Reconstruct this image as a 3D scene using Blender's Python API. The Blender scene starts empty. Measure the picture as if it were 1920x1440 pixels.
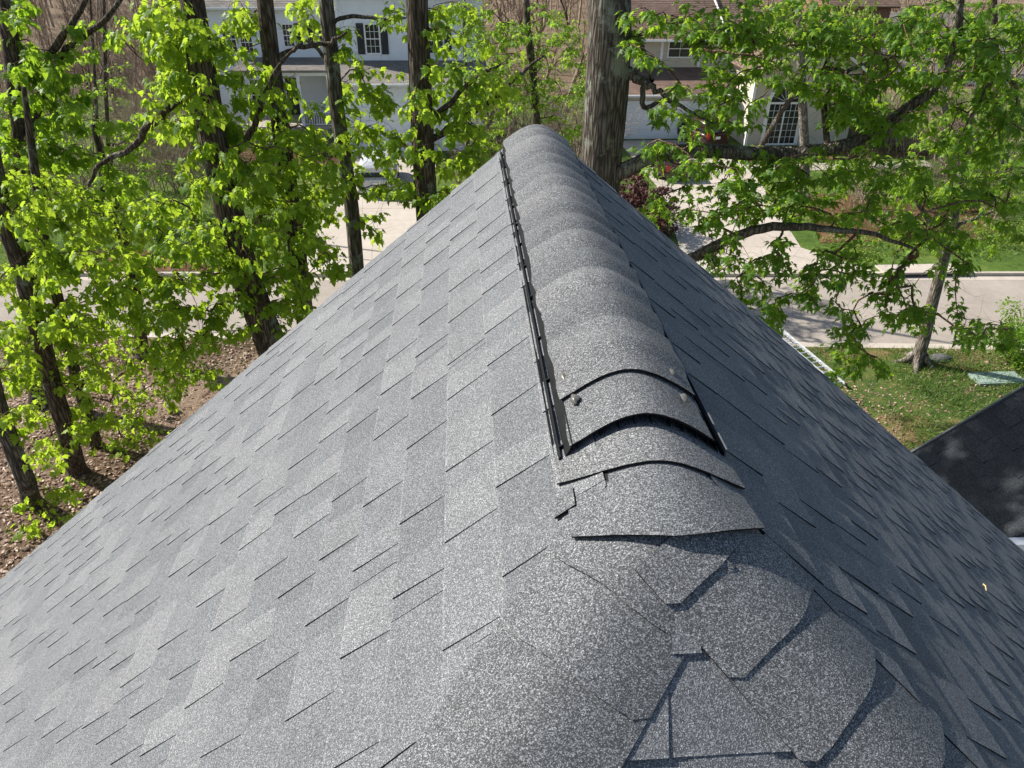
import bpy, math, random
import numpy as np
from mathutils import Vector, Matrix

random.seed(7)
rng = np.random.default_rng(7)
scene = bpy.context.scene
col = scene.collection

# ------------------------------------------------------------------ camera
PITCH, YAW, ROLL = 0.5614893, 0.0699017, 0.0096717
CAM = np.array([-.3373, 0.0, .7699])
FPX = 1376.9                                   # focal length for a 1920 px wide frame
FW = np.array([math.sin(YAW)*math.cos(PITCH), math.cos(YAW)*math.cos(PITCH), -math.sin(PITCH)])
X0 = np.array([math.cos(YAW), -math.sin(YAW), 0.])
U0 = np.cross(X0, FW)
RT = X0*math.cos(ROLL) + U0*math.sin(ROLL)
UP = -X0*math.sin(ROLL) + U0*math.cos(ROLL)
cd = bpy.data.cameras.new("camera")
cam = bpy.data.objects.new("camera", cd)
col.objects.link(cam)
cd.sensor_width = 36.0
cd.lens = FPX/1920*36.0
cd.clip_start = 0.02
cd.clip_end = 3000
M = Matrix.Identity(4)
for i in range(3):
    M[i][0], M[i][1], M[i][2], M[i][3] = RT[i], UP[i], -FW[i], CAM[i]
cam.matrix_world = M
scene.camera = cam

# ------------------------------------------------------------------ light
SUN_AZ = math.radians(66)                      # to the left of the ridge direction (+Y)
SUN_EL = math.radians(39.3)
sun_dir = Vector((-math.sin(SUN_AZ)*math.cos(SUN_EL), math.cos(SUN_AZ)*math.cos(SUN_EL), math.sin(SUN_EL)))
w = bpy.data.worlds.new("World")
scene.world = w
w.use_nodes = True
wn, wl = w.node_tree.nodes, w.node_tree.links
bg = wn["Background"]
sky = wn.new("ShaderNodeTexSky")
sky.sky_type = 'NISHITA'
sky.sun_disc = False
sky.sun_elevation = SUN_EL
sky.sun_rotation = -SUN_AZ
wl.new(sky.outputs[0], bg.inputs[0])
bg.inputs[1].default_value = 0.085
sl = bpy.data.lights.new("sun", 'SUN')
sl.energy = 5.0
sl.angle = math.radians(0.53)
sl.color = (1.0, .95, .87)
so = bpy.data.objects.new("sun", sl)
col.objects.link(so)
so.rotation_euler = sun_dir.to_track_quat('Z', 'Y').to_euler()
so.location = (-20, 10, 20)
vs = scene.view_settings
vs.view_transform = 'Standard'
vs.look = 'None'
vs.gamma = 1
vs.use_curve_mapping = False
vs.exposure = 0.86
scene.render.engine = 'CYCLES'
cy = scene.cycles
cy.use_denoising = True
cy.denoiser = 'OPENIMAGEDENOISE'
cy.denoising_input_passes = 'RGB_ALBEDO_NORMAL'
cy.max_bounces = 6
cy.diffuse_bounces = 3
cy.glossy_bounces = 3
cy.transmission_bounces = 4
cy.transparent_max_bounces = 6
cy.sample_clamp_indirect = 5

# ------------------------------------------------------------------ surveying helpers (photo pixel -> place)
def ray(u, v): return FW + RT*(u-960)/FPX - UP*(v-720)/FPX
def onz(u, v, z): d = ray(u, v); return CAM + d*(z-CAM[2])/d[2]
def ony(u, v, y): d = ray(u, v); return CAM + d*(y-CAM[1])/d[1]
def proj(P):
    d = np.asarray(P, float)-CAM
    k = d @ FW
    return 960+FPX*(d @ RT)/k, 720-FPX*(d @ UP)/k, k

# ------------------------------------------------------------------ materials
MATS = {}
class NT:
    def __init__(s, name):
        m = bpy.data.materials.new(name)
        m.use_nodes = True
        s.m, s.n, s.l = m, m.node_tree.nodes, m.node_tree.links
        s.b = s.n["Principled BSDF"]
        s.out = s.n["Material Output"]
    def add(s, t, **kw):
        nd = s.n.new(t)
        for k, v in kw.items():
            if k.startswith("i_"): nd.inputs[k[2:].replace("_", " ")].default_value = v
            else: setattr(nd, k, v)
        return nd
    def link(s, a, b): s.l.new(a, b)
    def coord(s, which="Object"): return s.add("ShaderNodeTexCoord").outputs[which]
    def noise(s, scale, vec=None, detail=3, rough=.55):
        nd = s.add("ShaderNodeTexNoise")
        nd.inputs["Scale"].default_value = scale
        nd.inputs["Detail"].default_value = detail
        nd.inputs["Roughness"].default_value = rough
        if vec is not None: s.link(vec, nd.inputs["Vector"])
        return nd
    def ramp(s, fac, stops, interp='LINEAR'):
        nd = s.add("ShaderNodeValToRGB")
        cr = nd.color_ramp
        cr.interpolation = interp
        while len(cr.elements) < len(stops): cr.elements.new(.5)
        for e, (p, c) in zip(cr.elements, stops):
            e.position = p
            e.color = (*c, 1) if len(c) == 3 else c
        s.link(fac, nd.inputs[0])
        return nd.outputs[0]
    def math(s, op, a, b=None, c=None):
        nd = s.add("ShaderNodeMath", operation=op)
        for i, q in enumerate((a, b, c)):
            if q is None: continue
            if isinstance(q, (int, float)): nd.inputs[i].default_value = q
            else: s.link(q, nd.inputs[i])
        return nd.outputs[0]
    def mix(s, a, b, fac=.5, blend='MIX'):
        nd = s.add("ShaderNodeMix", data_type='RGBA', blend_type=blend)
        for k, q in ((6, a), (7, b), (0, fac)):
            if isinstance(q, (int, float)): nd.inputs[k].default_value = q
            elif isinstance(q, tuple): nd.inputs[k].default_value = (*q, 1)
            else: s.link(q, nd.inputs[k])
        return nd.outputs[2]
    def vmul(s, vec, sc):
        nd = s.add("ShaderNodeVectorMath", operation='MULTIPLY')
        s.link(vec, nd.inputs[0])
        nd.inputs[1].default_value = sc
        return nd.outputs[0]
    def bump(s, h, strength=.3, dist=.01):
        nd = s.add("ShaderNodeBump")
        nd.inputs["Strength"].default_value = strength
        nd.inputs["Distance"].default_value = dist
        s.link(h, nd.inputs["Height"])
        s.link(nd.outputs[0], s.b.inputs["Normal"])
    def base(s, c):
        if isinstance(c, tuple): s.b.inputs["Base Color"].default_value = (*c, 1)
        else: s.link(c, s.b.inputs["Base Color"])
    def set(s, rough=.8, spec=.3, metal=0.):
        s.b.inputs["Roughness"].default_value = rough
        s.b.inputs["Specular IOR Level"].default_value = spec
        s.b.inputs["Metallic"].default_value = metal
        return s
    def done(s):
        MATS[s.m.name] = s.m
        return s.m

def plain(name, c, rough=.6, spec=.4, metal=0., var=.12, scale=8., bump=0.):
    t = NT(name).set(rough, spec, metal)
    n = t.noise(scale, t.coord(), 4)
    lo = tuple(x*(1-var) for x in c)
    hi = tuple(min(1, x*(1+var)) for x in c)
    t.base(t.ramp(n.outputs[0], [(.3, lo), (.7, hi)]))
    if bump: t.bump(n.outputs[0], bump, .02)
    return t.done()

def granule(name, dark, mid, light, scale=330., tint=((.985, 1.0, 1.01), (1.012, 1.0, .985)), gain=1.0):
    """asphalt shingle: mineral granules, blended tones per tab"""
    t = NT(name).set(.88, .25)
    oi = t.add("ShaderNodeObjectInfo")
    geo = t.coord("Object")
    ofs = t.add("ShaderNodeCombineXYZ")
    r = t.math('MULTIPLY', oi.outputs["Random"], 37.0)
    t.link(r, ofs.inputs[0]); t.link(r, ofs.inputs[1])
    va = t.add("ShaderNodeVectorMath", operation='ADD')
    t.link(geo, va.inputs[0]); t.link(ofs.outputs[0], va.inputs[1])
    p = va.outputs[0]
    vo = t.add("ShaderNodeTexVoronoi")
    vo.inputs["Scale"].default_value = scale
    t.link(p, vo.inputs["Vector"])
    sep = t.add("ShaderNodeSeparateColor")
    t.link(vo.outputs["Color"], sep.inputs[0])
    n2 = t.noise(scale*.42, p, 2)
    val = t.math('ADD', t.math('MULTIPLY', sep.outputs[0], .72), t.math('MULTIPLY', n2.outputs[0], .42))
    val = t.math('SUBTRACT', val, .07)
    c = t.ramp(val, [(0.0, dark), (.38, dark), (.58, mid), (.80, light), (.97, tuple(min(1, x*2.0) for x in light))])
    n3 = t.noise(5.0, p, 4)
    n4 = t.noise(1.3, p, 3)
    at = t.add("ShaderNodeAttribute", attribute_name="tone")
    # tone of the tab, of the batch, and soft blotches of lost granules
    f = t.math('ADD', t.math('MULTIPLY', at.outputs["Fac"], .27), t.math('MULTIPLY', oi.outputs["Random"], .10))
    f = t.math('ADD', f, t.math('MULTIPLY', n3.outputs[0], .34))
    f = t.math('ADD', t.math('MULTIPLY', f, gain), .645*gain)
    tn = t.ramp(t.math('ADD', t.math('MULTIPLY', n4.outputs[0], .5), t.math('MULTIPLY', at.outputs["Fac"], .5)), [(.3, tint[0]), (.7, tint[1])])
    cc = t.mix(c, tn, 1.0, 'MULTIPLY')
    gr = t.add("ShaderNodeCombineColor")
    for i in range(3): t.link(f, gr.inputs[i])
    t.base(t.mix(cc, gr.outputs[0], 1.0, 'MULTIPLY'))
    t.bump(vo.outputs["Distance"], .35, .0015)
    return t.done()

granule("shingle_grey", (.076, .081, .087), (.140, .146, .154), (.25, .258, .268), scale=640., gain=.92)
granule("shingle_cap", (.058, .061, .065), (.126, .131, .137), (.275, .281, .287), scale=620., gain=.87)
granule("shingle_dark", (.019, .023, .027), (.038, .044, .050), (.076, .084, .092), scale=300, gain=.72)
def roof_brown(name, c0, c1):
    t = NT(name).set(.9, .2)
    g = t.coord("Object")
    br = t.add("ShaderNodeTexBrick")
    br.inputs["Scale"].default_value = 1.0
    br.inputs["Brick Width"].default_value = .33
    br.inputs["Row Height"].default_value = .16
    br.inputs["Mortar Size"].default_value = .006
    br.inputs["Color1"].default_value = (*c0, 1)
    br.inputs["Color2"].default_value = (*c1, 1)
    br.inputs["Mortar"].default_value = (*[x*.55 for x in c0], 1)
    t.link(t.coord("UV"), br.inputs["Vector"])
    n = t.noise(1.2, g, 4)
    f = t.ramp(n.outputs[0], [(.3, (.8, .8, .8)), (.7, (1.15, 1.12, 1.1))])
    t.base(t.mix(br.outputs[0], f, 1.0, 'MULTIPLY'))
    return t.done()
roof_brown("shingle_brown", (.155, .105, .082), (.215, .15, .118))
roof_brown("shingle_taupe", (.20, .185, .165), (.27, .25, .225))
plain("black_plastic", (.010, .011, .012), .7, .12, var=.3, scale=30)
plain("vent_filter", (.03, .034, .05), .9, .1, var=.5, scale=120, bump=.5)
plain("flange_grey", (.10, .11, .115), .6, .3, scale=40)
plain("sealant", (.10, .095, .085), .35, .5, var=.3, scale=60)
plain("asphalt_back", (.015, .0125, .012), .85, .2, var=.4, scale=60)
plain("white_trim", (.80, .80, .79), .5, .35, var=.04, scale=2)
plain("white_siding", (.74, .76, .79), .55, .35, var=.05, scale=1.5)
plain("beige_siding", (.52, .47, .39), .6, .3, var=.06, scale=1.5)
plain("cream_wall", (.62, .56, .46), .7, .3, var=.06, scale=2)
plain("shutter_black", (.022, .024, .03), .5, .4)
plain("door_white", (.76, .78, .80), .5, .35, var=.03, scale=2)
plain("window_dark", (.02, .025, .03), .12, .6, var=.4, scale=2)
plain("aluminium", (.72, .73, .74), .38, .5, metal=.55, var=.08, scale=20)
plain("rubber", (.02, .02, .02), .8, .3)
plain("chrome", (.6, .6, .6), .2, .5, metal=1.)
plain("tail_red", (.42, .015, .02), .25, .5, var=.1)
plain("plate_white", (.75, .75, .74), .5, .4)
plain("car_glass", (.015, .018, .02), .06, .7)
plain("fallen_straw", (.55, .42, .18), .7, .3)
plain("utility_green", (.25, .32, .28), .65, .3, var=.1, scale=10)
plain("stone_grey", (.10, .10, .10), .9, .2, var=.3, scale=8, bump=.5)
plain("brick_brown", (.22, .12, .085), .9, .2, var=.3, scale=14)
for nm, c in (("paint_white", (.48, .49, .50)), ("paint_maroon", (.032, .009, .010)), ("paint_silver", (.42, .42, .39))):
    plain(nm, c, .28, .5, var=.02)
    pm = MATS[nm].node_tree.nodes["Principled BSDF"]
    pm.inputs["Coat Weight"].default_value = .25
    pm.inputs["Coat Roughness"].default_value = .06

def ground_mat(name, stops, s1, s2, bump=.6, fine=60.):
    t = NT(name).set(.95, .15)
    g = t.coord("Object")
    a = t.noise(s1, g, 5, .65)
    b = t.noise(s2, g, 4, .7)
    c = t.noise(fine, g, 3, .7)
    f = t.math('ADD', t.math('MULTIPLY', a.outputs[0], .5), t.math('MULTIPLY', b.outputs[0], .33))
    f = t.math('ADD', f, t.math('MULTIPLY', c.outputs[0], .20))
    t.base(t.ramp(f, stops))
    t.bump(t.math('ADD', b.outputs[0], c.outputs[0]), bump, .06)
    return t.done()
ground_mat("leaf_litter", [(.36, (.05, .034, .023)), (.47, (.13, .087, .058)), (.55, (.24, .17, .12)), (.66, (.36, .28, .21))], .35, 6, 1.0, 30)
ground_mat("lawn_patchy", [(.38, (.020, .045, .008)), (.47, (.055, .10, .018)), (.535, (.10, .13, .030)), (.59, (.20, .14, .065)), (.68, (.33, .24, .14))], .33, 2.2, 1.0, 22)
ground_mat("lawn_green", [(.36, (.03, .065, .010)), (.50, (.09, .15, .025)), (.60, (.15, .19, .04)), (.70, (.26, .22, .10))], .25, 2.5, 1.0, 22)
ground_mat("mulch_bed", [(.36, (.05, .022, .014)), (.5, (.16, .075, .045)), (.64, (.27, .15, .10))], .8, 8, 1.0, 30)
ground_mat("street_asphalt", [(.34, (.235, .203, .172)), (.5, (.30, .262, .225)), (.66, (.36, .318, .275))], .25, 3, .25, 60)
ground_mat("concrete", [(.34, (.32, .275, .23)), (.5, (.41, .36, .305)), (.66, (.48, .43, .37))], .3, 3, .2, 40)
ground_mat("woodland_floor", [(.36, (.07, .05, .03)), (.5, (.17, .12, .075)), (.62, (.27, .21, .14))], .12, 1.5, 1.0, 20)

def bark(name, c0, c1, lich=(.30, .33, .27), amt=.62):
    t = NT(name).set(.95, .12)
    g = t.coord("Object")
    st = t.vmul(g, (1, 1, .13))
    n = t.noise(16, st, 5, .65)
    vo = t.add("ShaderNodeTexVoronoi", feature='DISTANCE_TO_EDGE')
    vo.inputs["Scale"].default_value = 17
    t.link(st, vo.inputs["Vector"])
    h = t.math('ADD', t.math('MULTIPLY', vo.outputs["Distance"], 1.6), t.math('MULTIPLY', n.outputs[0], .8))
    c = t.ramp(h, [(.25, tuple(x*.3 for x in c0)), (.5, c0), (.85, c1)])
    l = t.noise(2.3, g, 5, .7)
    f = t.ramp(l.outputs[0], [(amt-.04, (0, 0, 0)), (amt+.06, (1, 1, 1))])
    t.base(t.mix(c, lich, f))
    t.bump(h, 1.0, .035)
    return t.done()
bark("bark_brown", (.055, .042, .032), (.14, .112, .088), lich=(.2, .21, .17))
bark("bark_grey", (.065, .056, .046), (.16, .14, .118), lich=(.20, .215, .18), amt=.58)
bark("bark_pale", (.105, .088, .07), (.27, .235, .20), lich=(.34, .32, .28), amt=.6)
bark("twig_brown", (.10, .065, .045), (.20, .14, .10), amt=.75)
bark("brush_tan", (.26, .19, .14), (.48, .385, .30), lich=(.5, .45, .38), amt=.75)

def leafmat(name, dark, mid, bright, trans, tw=.5):
    t = NT(name).set(.5, .35)
    oi = t.add("ShaderNodeObjectInfo")
    at = t.add("ShaderNodeAttribute", attribute_name="tone")
    f = t.math('ADD', at.outputs["Fac"], t.math('MULTIPLY', t.math('SUBTRACT', oi.outputs["Random"], .5), .9))
    n = t.noise(14, t.coord(), 2)
    f = t.math('ADD', f, t.math('MULTIPLY', t.math('SUBTRACT', n.outputs[0], .5), .5))
    c = t.ramp(f, [(.05, dark), (.5, mid), (.95, bright)])
    t.base(c)
    tr = t.add("ShaderNodeBsdfTranslucent")
    t.link(t.mix(c, trans, .75), tr.inputs[0])
    mx = t.add("ShaderNodeMixShader")
    mx.inputs[0].default_value = tw
    t.link(t.b.outputs[0], mx.inputs[1])
    t.link(tr.outputs[0], mx.inputs[2])
    t.link(mx.outputs[0], t.out.inputs[0])
    return t.done()
leafmat("leaf_bright", (.065, .15, .010), (.15, .27, .014), (.25, .36, .025), (.52, .70, .05), .55)
leafmat("leaf_mid", (.045, .115, .010), (.10, .205, .014), (.185, .30, .02), (.42, .64, .04), .54)
leafmat("leaf_deep", (.020, .062, .010), (.040, .105, .014), (.075, .165, .02), (.11, .27, .015), .38)
leafmat("leaf_lime", (.10, .16, .02), (.17, .26, .035), (.26, .36, .06), (.40, .55, .08))
leafmat("leaf_red", (.04, .011, .011), (.075, .018, .018), (.12, .03, .026), (.13, .03, .025), .3)
leafmat("leaf_shrub", (.018, .045, .012), (.035, .075, .016), (.07, .12, .02), (.08, .16, .02), .3)
leafmat("blade_green", (.035, .075, .012), (.07, .13, .02), (.13, .19, .035), (.16, .30, .03), .3)
leafmat("dead_leaf", (.14, .08, .05), (.31, .20, .135), (.52, .40, .30), (.35, .22, .12), .15)

# ------------------------------------------------------------------ mesh helpers
class MB:
    def __init__(s):
        s.v, s.f, s.t, s.m = [], [], [], []
    def face(s, pts, tone=.5, mi=0):
        k = len(s.v)
        s.v.extend([tuple(p) for p in pts])
        s.f.append(tuple(range(k, k+len(pts))))
        s.t.append(tone); s.m.append(mi)
    def box(s, x0, x1, y0, y1, z0, z1, tone=.5, mi=0):
        k = len(s.v)
        s.v.extend([(x0, y0, z0), (x1, y0, z0), (x1, y1, z0), (x0, y1, z0), (x0, y0, z1), (x1, y0, z1), (x1, y1, z1), (x0, y1, z1)])
        for q in ((0, 3, 2, 1), (4, 5, 6, 7), (0, 1, 5, 4), (1, 2, 6, 5), (2, 3, 7, 6), (3, 0, 4, 7)):
            s.f.append(tuple(k+i for i in q)); s.t.append(tone); s.m.append(mi)
    def bar(s, a, b, wd, ht, up=(0, 0, 1), tone=.5):
        a, b, up = Vector(a), Vector(b), Vector(up)
        d = (b-a).normalized()
        sx = d.cross(up).normalized()*wd/2
        uz = sx.cross(d).normalized()*ht/2
        c = [a-sx-uz, a+sx-uz, a+sx+uz, a-sx+uz, b-sx-uz, b+sx-uz, b+sx+uz, b-sx+uz]
        k = len(s.v)
        s.v.extend([tuple(p) for p in c])
        for q in ((0, 1, 2, 3), (7, 6, 5, 4), (0, 4, 5, 1), (1, 5, 6, 2), (2, 6, 7, 3), (3, 7, 4, 0)):
            s.f.append(tuple(k+i for i in q)); s.t.append(tone); s.m.append(0)
    def tube(s, pts, rad, sides=6, cap=True, tone=.5, wob=0.):
        pts = [Vector(p) for p in pts]
        n = len(pts)
        k = len(s.v)
        pd = None
        ref = Vector((.31, .77, .55)).normalized()
        for i, p in enumerate(pts):
            d = (pts[min(i+1, n-1)]-pts[max(i-1, 0)])
            if d.length < 1e-9: d = Vector((0, 0, 1))
            d.normalize()
            a = d.cross(ref)
            if a.length < .05: a = d.cross(Vector((1, 0, 0)))
            a.normalize()
            b = d.cross(a)
            for j in range(sides):
                an = 2*math.pi*j/sides
                rr = rad[i]
                if wob:
                    rr *= 1+wob*math.sin(3*an+i*.13)+wob*.6*math.sin(5*an-i*.21)+random.uniform(-.4, .4)*wob
                s.v.append(tuple(p+(a*math.cos(an)+b*math.sin(an))*rr))
        for i in range(n-1):
            for j in range(sides):
                q = (k+i*sides+j, k+i*sides+(j+1) % sides, k+(i+1)*sides+(j+1) % sides, k+(i+1)*sides+j)
                s.f.append(q); s.t.append(tone); s.m.append(0)
        if cap:
            s.f.append(tuple(k+(n-1)*sides+j for j in range(sides))); s.t.append(tone); s.m.append(0)
    def grid(s, P, tone=.5, mi=0):
        """P[i][j] of points"""
        k = len(s.v)
        r, c = len(P), len(P[0])
        for row in P: s.v.extend([tuple(p) for p in row])
        for i in range(r-1):
            for j in range(c-1):
                s.f.append((k+i*c+j, k+i*c+j+1, k+(i+1)*c+j+1, k+(i+1)*c+j)); s.t.append(tone); s.m.append(mi)
    def mesh(s, name, mats, smooth=False):
        me = bpy.data.meshes.new(name)
        me.from_pydata(s.v, [], s.f)
        for m in (mats if isinstance(mats, (list, tuple)) else [mats]): me.materials.append(MATS[m])
        a = me.attributes.new("tone", 'FLOAT', 'FACE')
        a.data.foreach_set("value", np.array(s.t, dtype=np.float32))
        if any(s.m): me.polygons.foreach_set("material_index", np.array(s.m, dtype=np.int32))
        if smooth: me.polygons.foreach_set("use_smooth", np.ones(len(s.f), dtype=bool))
        me.update()
        return me
    def build(s, name, mats, parent=None, smooth=False, **tags):
        return link(name, s.mesh(name, mats, smooth), parent, **tags)

def link(name, me, parent=None, mat=None, **tags):
    o = bpy.data.objects.new(name, me)
    col.objects.link(o)
    if parent is not None: o.parent = parent
    if mat is not None: o.matrix_local = mat
    for k, v in tags.items(): o[k] = v
    return o
def thing(name, label, cat, group=None, loc=(0, 0, 0)):
    o = bpy.data.objects.new(name, None)
    col.objects.link(o)
    o.empty_display_size = .2
    o.location = loc
    o["label"] = label; o["category"] = cat
    if group: o["group"] = group
    return o
def solid(P, th, N=None):
    """closed slab from a top grid P[i][j] (Vectors) and per-vertex normals N; returns MB"""
    mb = MB()
    r, c = len(P), len(P[0])
    B = [[P[i][j]-N[i][j]*th for j in range(c)] for i in range(r)]
    mb.grid(P); mb.grid(B)
    edges = [[(0, j) for j in range(c)], [(r-1, j) for j in range(c)], [(i, 0) for i in range(r)], [(i, c-1) for i in range(r)]]
    for e in edges:
        mb.grid([[P[i][j] for i, j in e], [B[i][j] for i, j in e]], mi=1)
    return mb

# ------------------------------------------------------------------ the place: ground, street, yards
GZ = -11.0
STZ = GZ-.12
def near_k(x): return 21.45-.08*x
def far_k(x): return 26.95-.045*x
def sheet(name, pts, mat, z, parent=None, **kw):
    mb = MB(); mb.face([(p[0], p[1], z) for p in pts])
    return mb.build(name, mat, parent, **kw)
def strip_grid(name, xs, fa, fb, z, mat, nb=2, noise=0., **kw):
    mb = MB()
    P = [[(x, fa(x)+(fb(x)-fa(x))*j/nb, z+(random.uniform(-noise, noise))) for j in range(nb+1)] for x in xs]
    mb.grid(P)
    return mb.build(name, mat, None, smooth=True, **kw)
xs = [-120+6*i for i in range(41)]
sheet("ground", [(-1500, -600), (1500, -600), (1500, 2500), (-1500, 2500)], "woodland_floor", GZ-.30, kind="structure")
strip_grid("street", xs, lambda x: near_k(x)+.10, lambda x: far_k(x)-.10, STZ, "street_asphalt", 3, kind="structure")
def slab(name, fa, fb, z, mat, th, **kw):
    mb = MB()
    mb.grid([[(x, fa(x), z) for x in xs], [(x, fb(x), z) for x in xs]])
    mb.grid([[(x, fa(x), z) for x in xs], [(x, fa(x), z-th) for x in xs]])
    mb.grid([[(x, fb(x), z) for x in xs], [(x, fb(x), z-th) for x in xs]])
    return mb.build(name, mat, None, **kw)
slab("kerb", lambda x: near_k(x)-.14, lambda x: near_k(x)+.02, GZ+.012, "concrete", .2, kind="structure")
slab("kerb", lambda x: far_k(x)-.02, lambda x: far_k(x)+.14, GZ+.012, "concrete", .2, kind="structure")
slab("gutter_pan", lambda x: near_k(x)+.018, lambda x: near_k(x)+.42, STZ+.006, "concrete", .05, kind="structure")
slab("gutter_pan", lambda x: far_k(x)-.42, lambda x: far_k(x)-.018, STZ+.006, "concrete", .05, kind="structure")

def yard(name, fa, fb, mat, z=GZ, amp=.05, nx=70, ny=30, x0=-90, x1=90):
    mb = MB()
    P = []
    for i in range(nx+1):
        x = x0+(x1-x0)*i/nx
        row = []
        for j in range(ny+1):
            tt = j/ny
            y = fa(x)+(fb(x)-fa(x))*tt
            e = min(1, 6*min(tt, 1-tt))
            row.append((x, y, z+amp*e*(math.sin(x*.9+y*.31)+math.sin(y*.77-x*.43))*.5))
        P.append(row)
    mb.grid(P)
    return mb.build(name, mat, None, smooth=True, kind="structure")
yard("yard_leaf_litter", lambda x: -30.0, lambda x: near_k(x)-.139, "leaf_litter", x0=-90, x1=-5.5, nx=50)
yard("lawn", lambda x: -30.0, lambda x: near_k(x)-.139, "lawn_patchy", x0=-5.5, x1=90, nx=60)
yard("lawn", lambda x: far_k(x)+.139, lambda x: 62.0, "lawn_green", amp=.0, nx=40, ny=10)
yard("woodland_ground", lambda x: 62.0, lambda x: 260.0, "woodland_floor", amp=.3, nx=30, ny=20, x0=-160, x1=160)
def poly(name, pts, mat, z, **kw):
    return sheet(name, pts, mat, z, kind="structure", **kw)
# driveways: slabs with joints, a little above the lawn
def driveway(quads, name="driveway"):
    root = None
    for k, q in enumerate(quads):
        mb = MB()
        c = [Vector((p[0], p[1], 0)) for p in q]
        ctr = sum(c, Vector())/4
        pts = [p+(ctr-p)*.004 for p in c]
        top = [(p.x, p.y, GZ+.022) for p in pts]
        bot = [(p.x, p.y, GZ-.15) for p in pts]
        mb.face(top, random.random())
        for i in range(4): mb.face([top[i], top[(i+1) % 4], bot[(i+1) % 4], bot[i]])
        if root is None:
            root = bpy.data.objects.new(name, None); col.objects.link(root); root["kind"] = "structure"
        mb.build("slab", "concrete", root)
def drive_quads(edge_l, edge_r, n, split=2):
    """edges: list of (x,y) pairs interpolated over n rows"""
    def at(e, t):
        t *= len(e)-1
        i = min(int(t), len(e)-2)
        a, b = e[i], e[i+1]
        return (a[0]+(b[0]-a[0])*(t-i), a[1]+(b[1]-a[1])*(t-i))
    out = []
    for i in range(n):
        a0, a1, b0, b1 = at(edge_l, i/n), at(edge_l, (i+1)/n), at(edge_r, i/n), at(edge_r, (i+1)/n)
        for s in range(split):
            f0, f1 = s/split, (s+1)/split
            L = lambda a, b, f: (a[0]+(b[0]-a[0])*f, a[1]+(b[1]-a[1])*f)
            out.append((L(a0, b0, f0), L(a0, b0, f1), L(a1, b1, f1), L(a1, b1, f0)))
    return out
driveway(drive_quads([(-8.2, far_k(-8)-.1), (-6.9, 29.6), (-6.8, 45.3)], [(.2, far_k(0)-.1), (-1.6, 29.6), (-1.9, 45.3)], 6))
driveway(drive_quads([(6.9, far_k(7)-.1), (8.9, 29.4), (9.9, 38.), (9.6, 47.4)], [(16.2, far_k(16)-.1), (14.1, 29.0), (15.6, 38.), (16.3, 47.4)], 6))
driveway([((16.0, 40.2), (27, 40.9), (27, 42.2), (16.0, 41.6))], "front_walk")
poly("mulch_bed", [(16.4, 42.3), (28, 42.9), (28, 45.4), (16.4, 45.4)], "mulch_bed", GZ+.012)
poly("mulch_bed", [(5.2, 28.2), (8.4, 28.5), (9.3, 34.5), (6.0, 35.0)], "mulch_bed", GZ+.012)
poly("mulch_bed", [(15.2, 29.5), (24, 29.8), (26, 35.0), (17, 36.5)], "mulch_bed", GZ+.012)
poly("mulch_bed", [(-14, 42.5), (-7.2, 42.5), (-7.2, 47.0), (-14, 47.0)], "mulch_bed", GZ+.012)
poly("mulch_bed", [(-17, far_k(-17)+.2), (-9, far_k(-9)+.2), (-9.5, 29.6), (-16, 30.2)], "mulch_bed", GZ+.012)

# ------------------------------------------------------------------ the roof under the camera
T = .835                                        # 10 in 12 pitch
CS, SN = 1/math.hypot(1, T), T/math.hypot(1, T)
YA, YG = .93, 3.46                              # hip apex, far rake
EXPO = .143
RC = .075                                       # the peak is rounded over, not knife sharp
house = thing("house", "grey shingled roof seen from on top, ridge vent along its peak, hip caps in front", "house")

def deck(name, quad_uv, A, D, O, N):
    mb = MB()
    pts = [O+A*a+D*s-N*.002 for a, s in quad_uv]
    low = [p-N*.05 for p in pts]
    mb.face(pts)
    n = len(pts)
    for i in range(n): mb.face([pts[i], pts[(i+1) % n], low[(i+1) % n], low[i]])
    mb.face(low)
    return mb.build(name, "asphalt_back", house)

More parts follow.
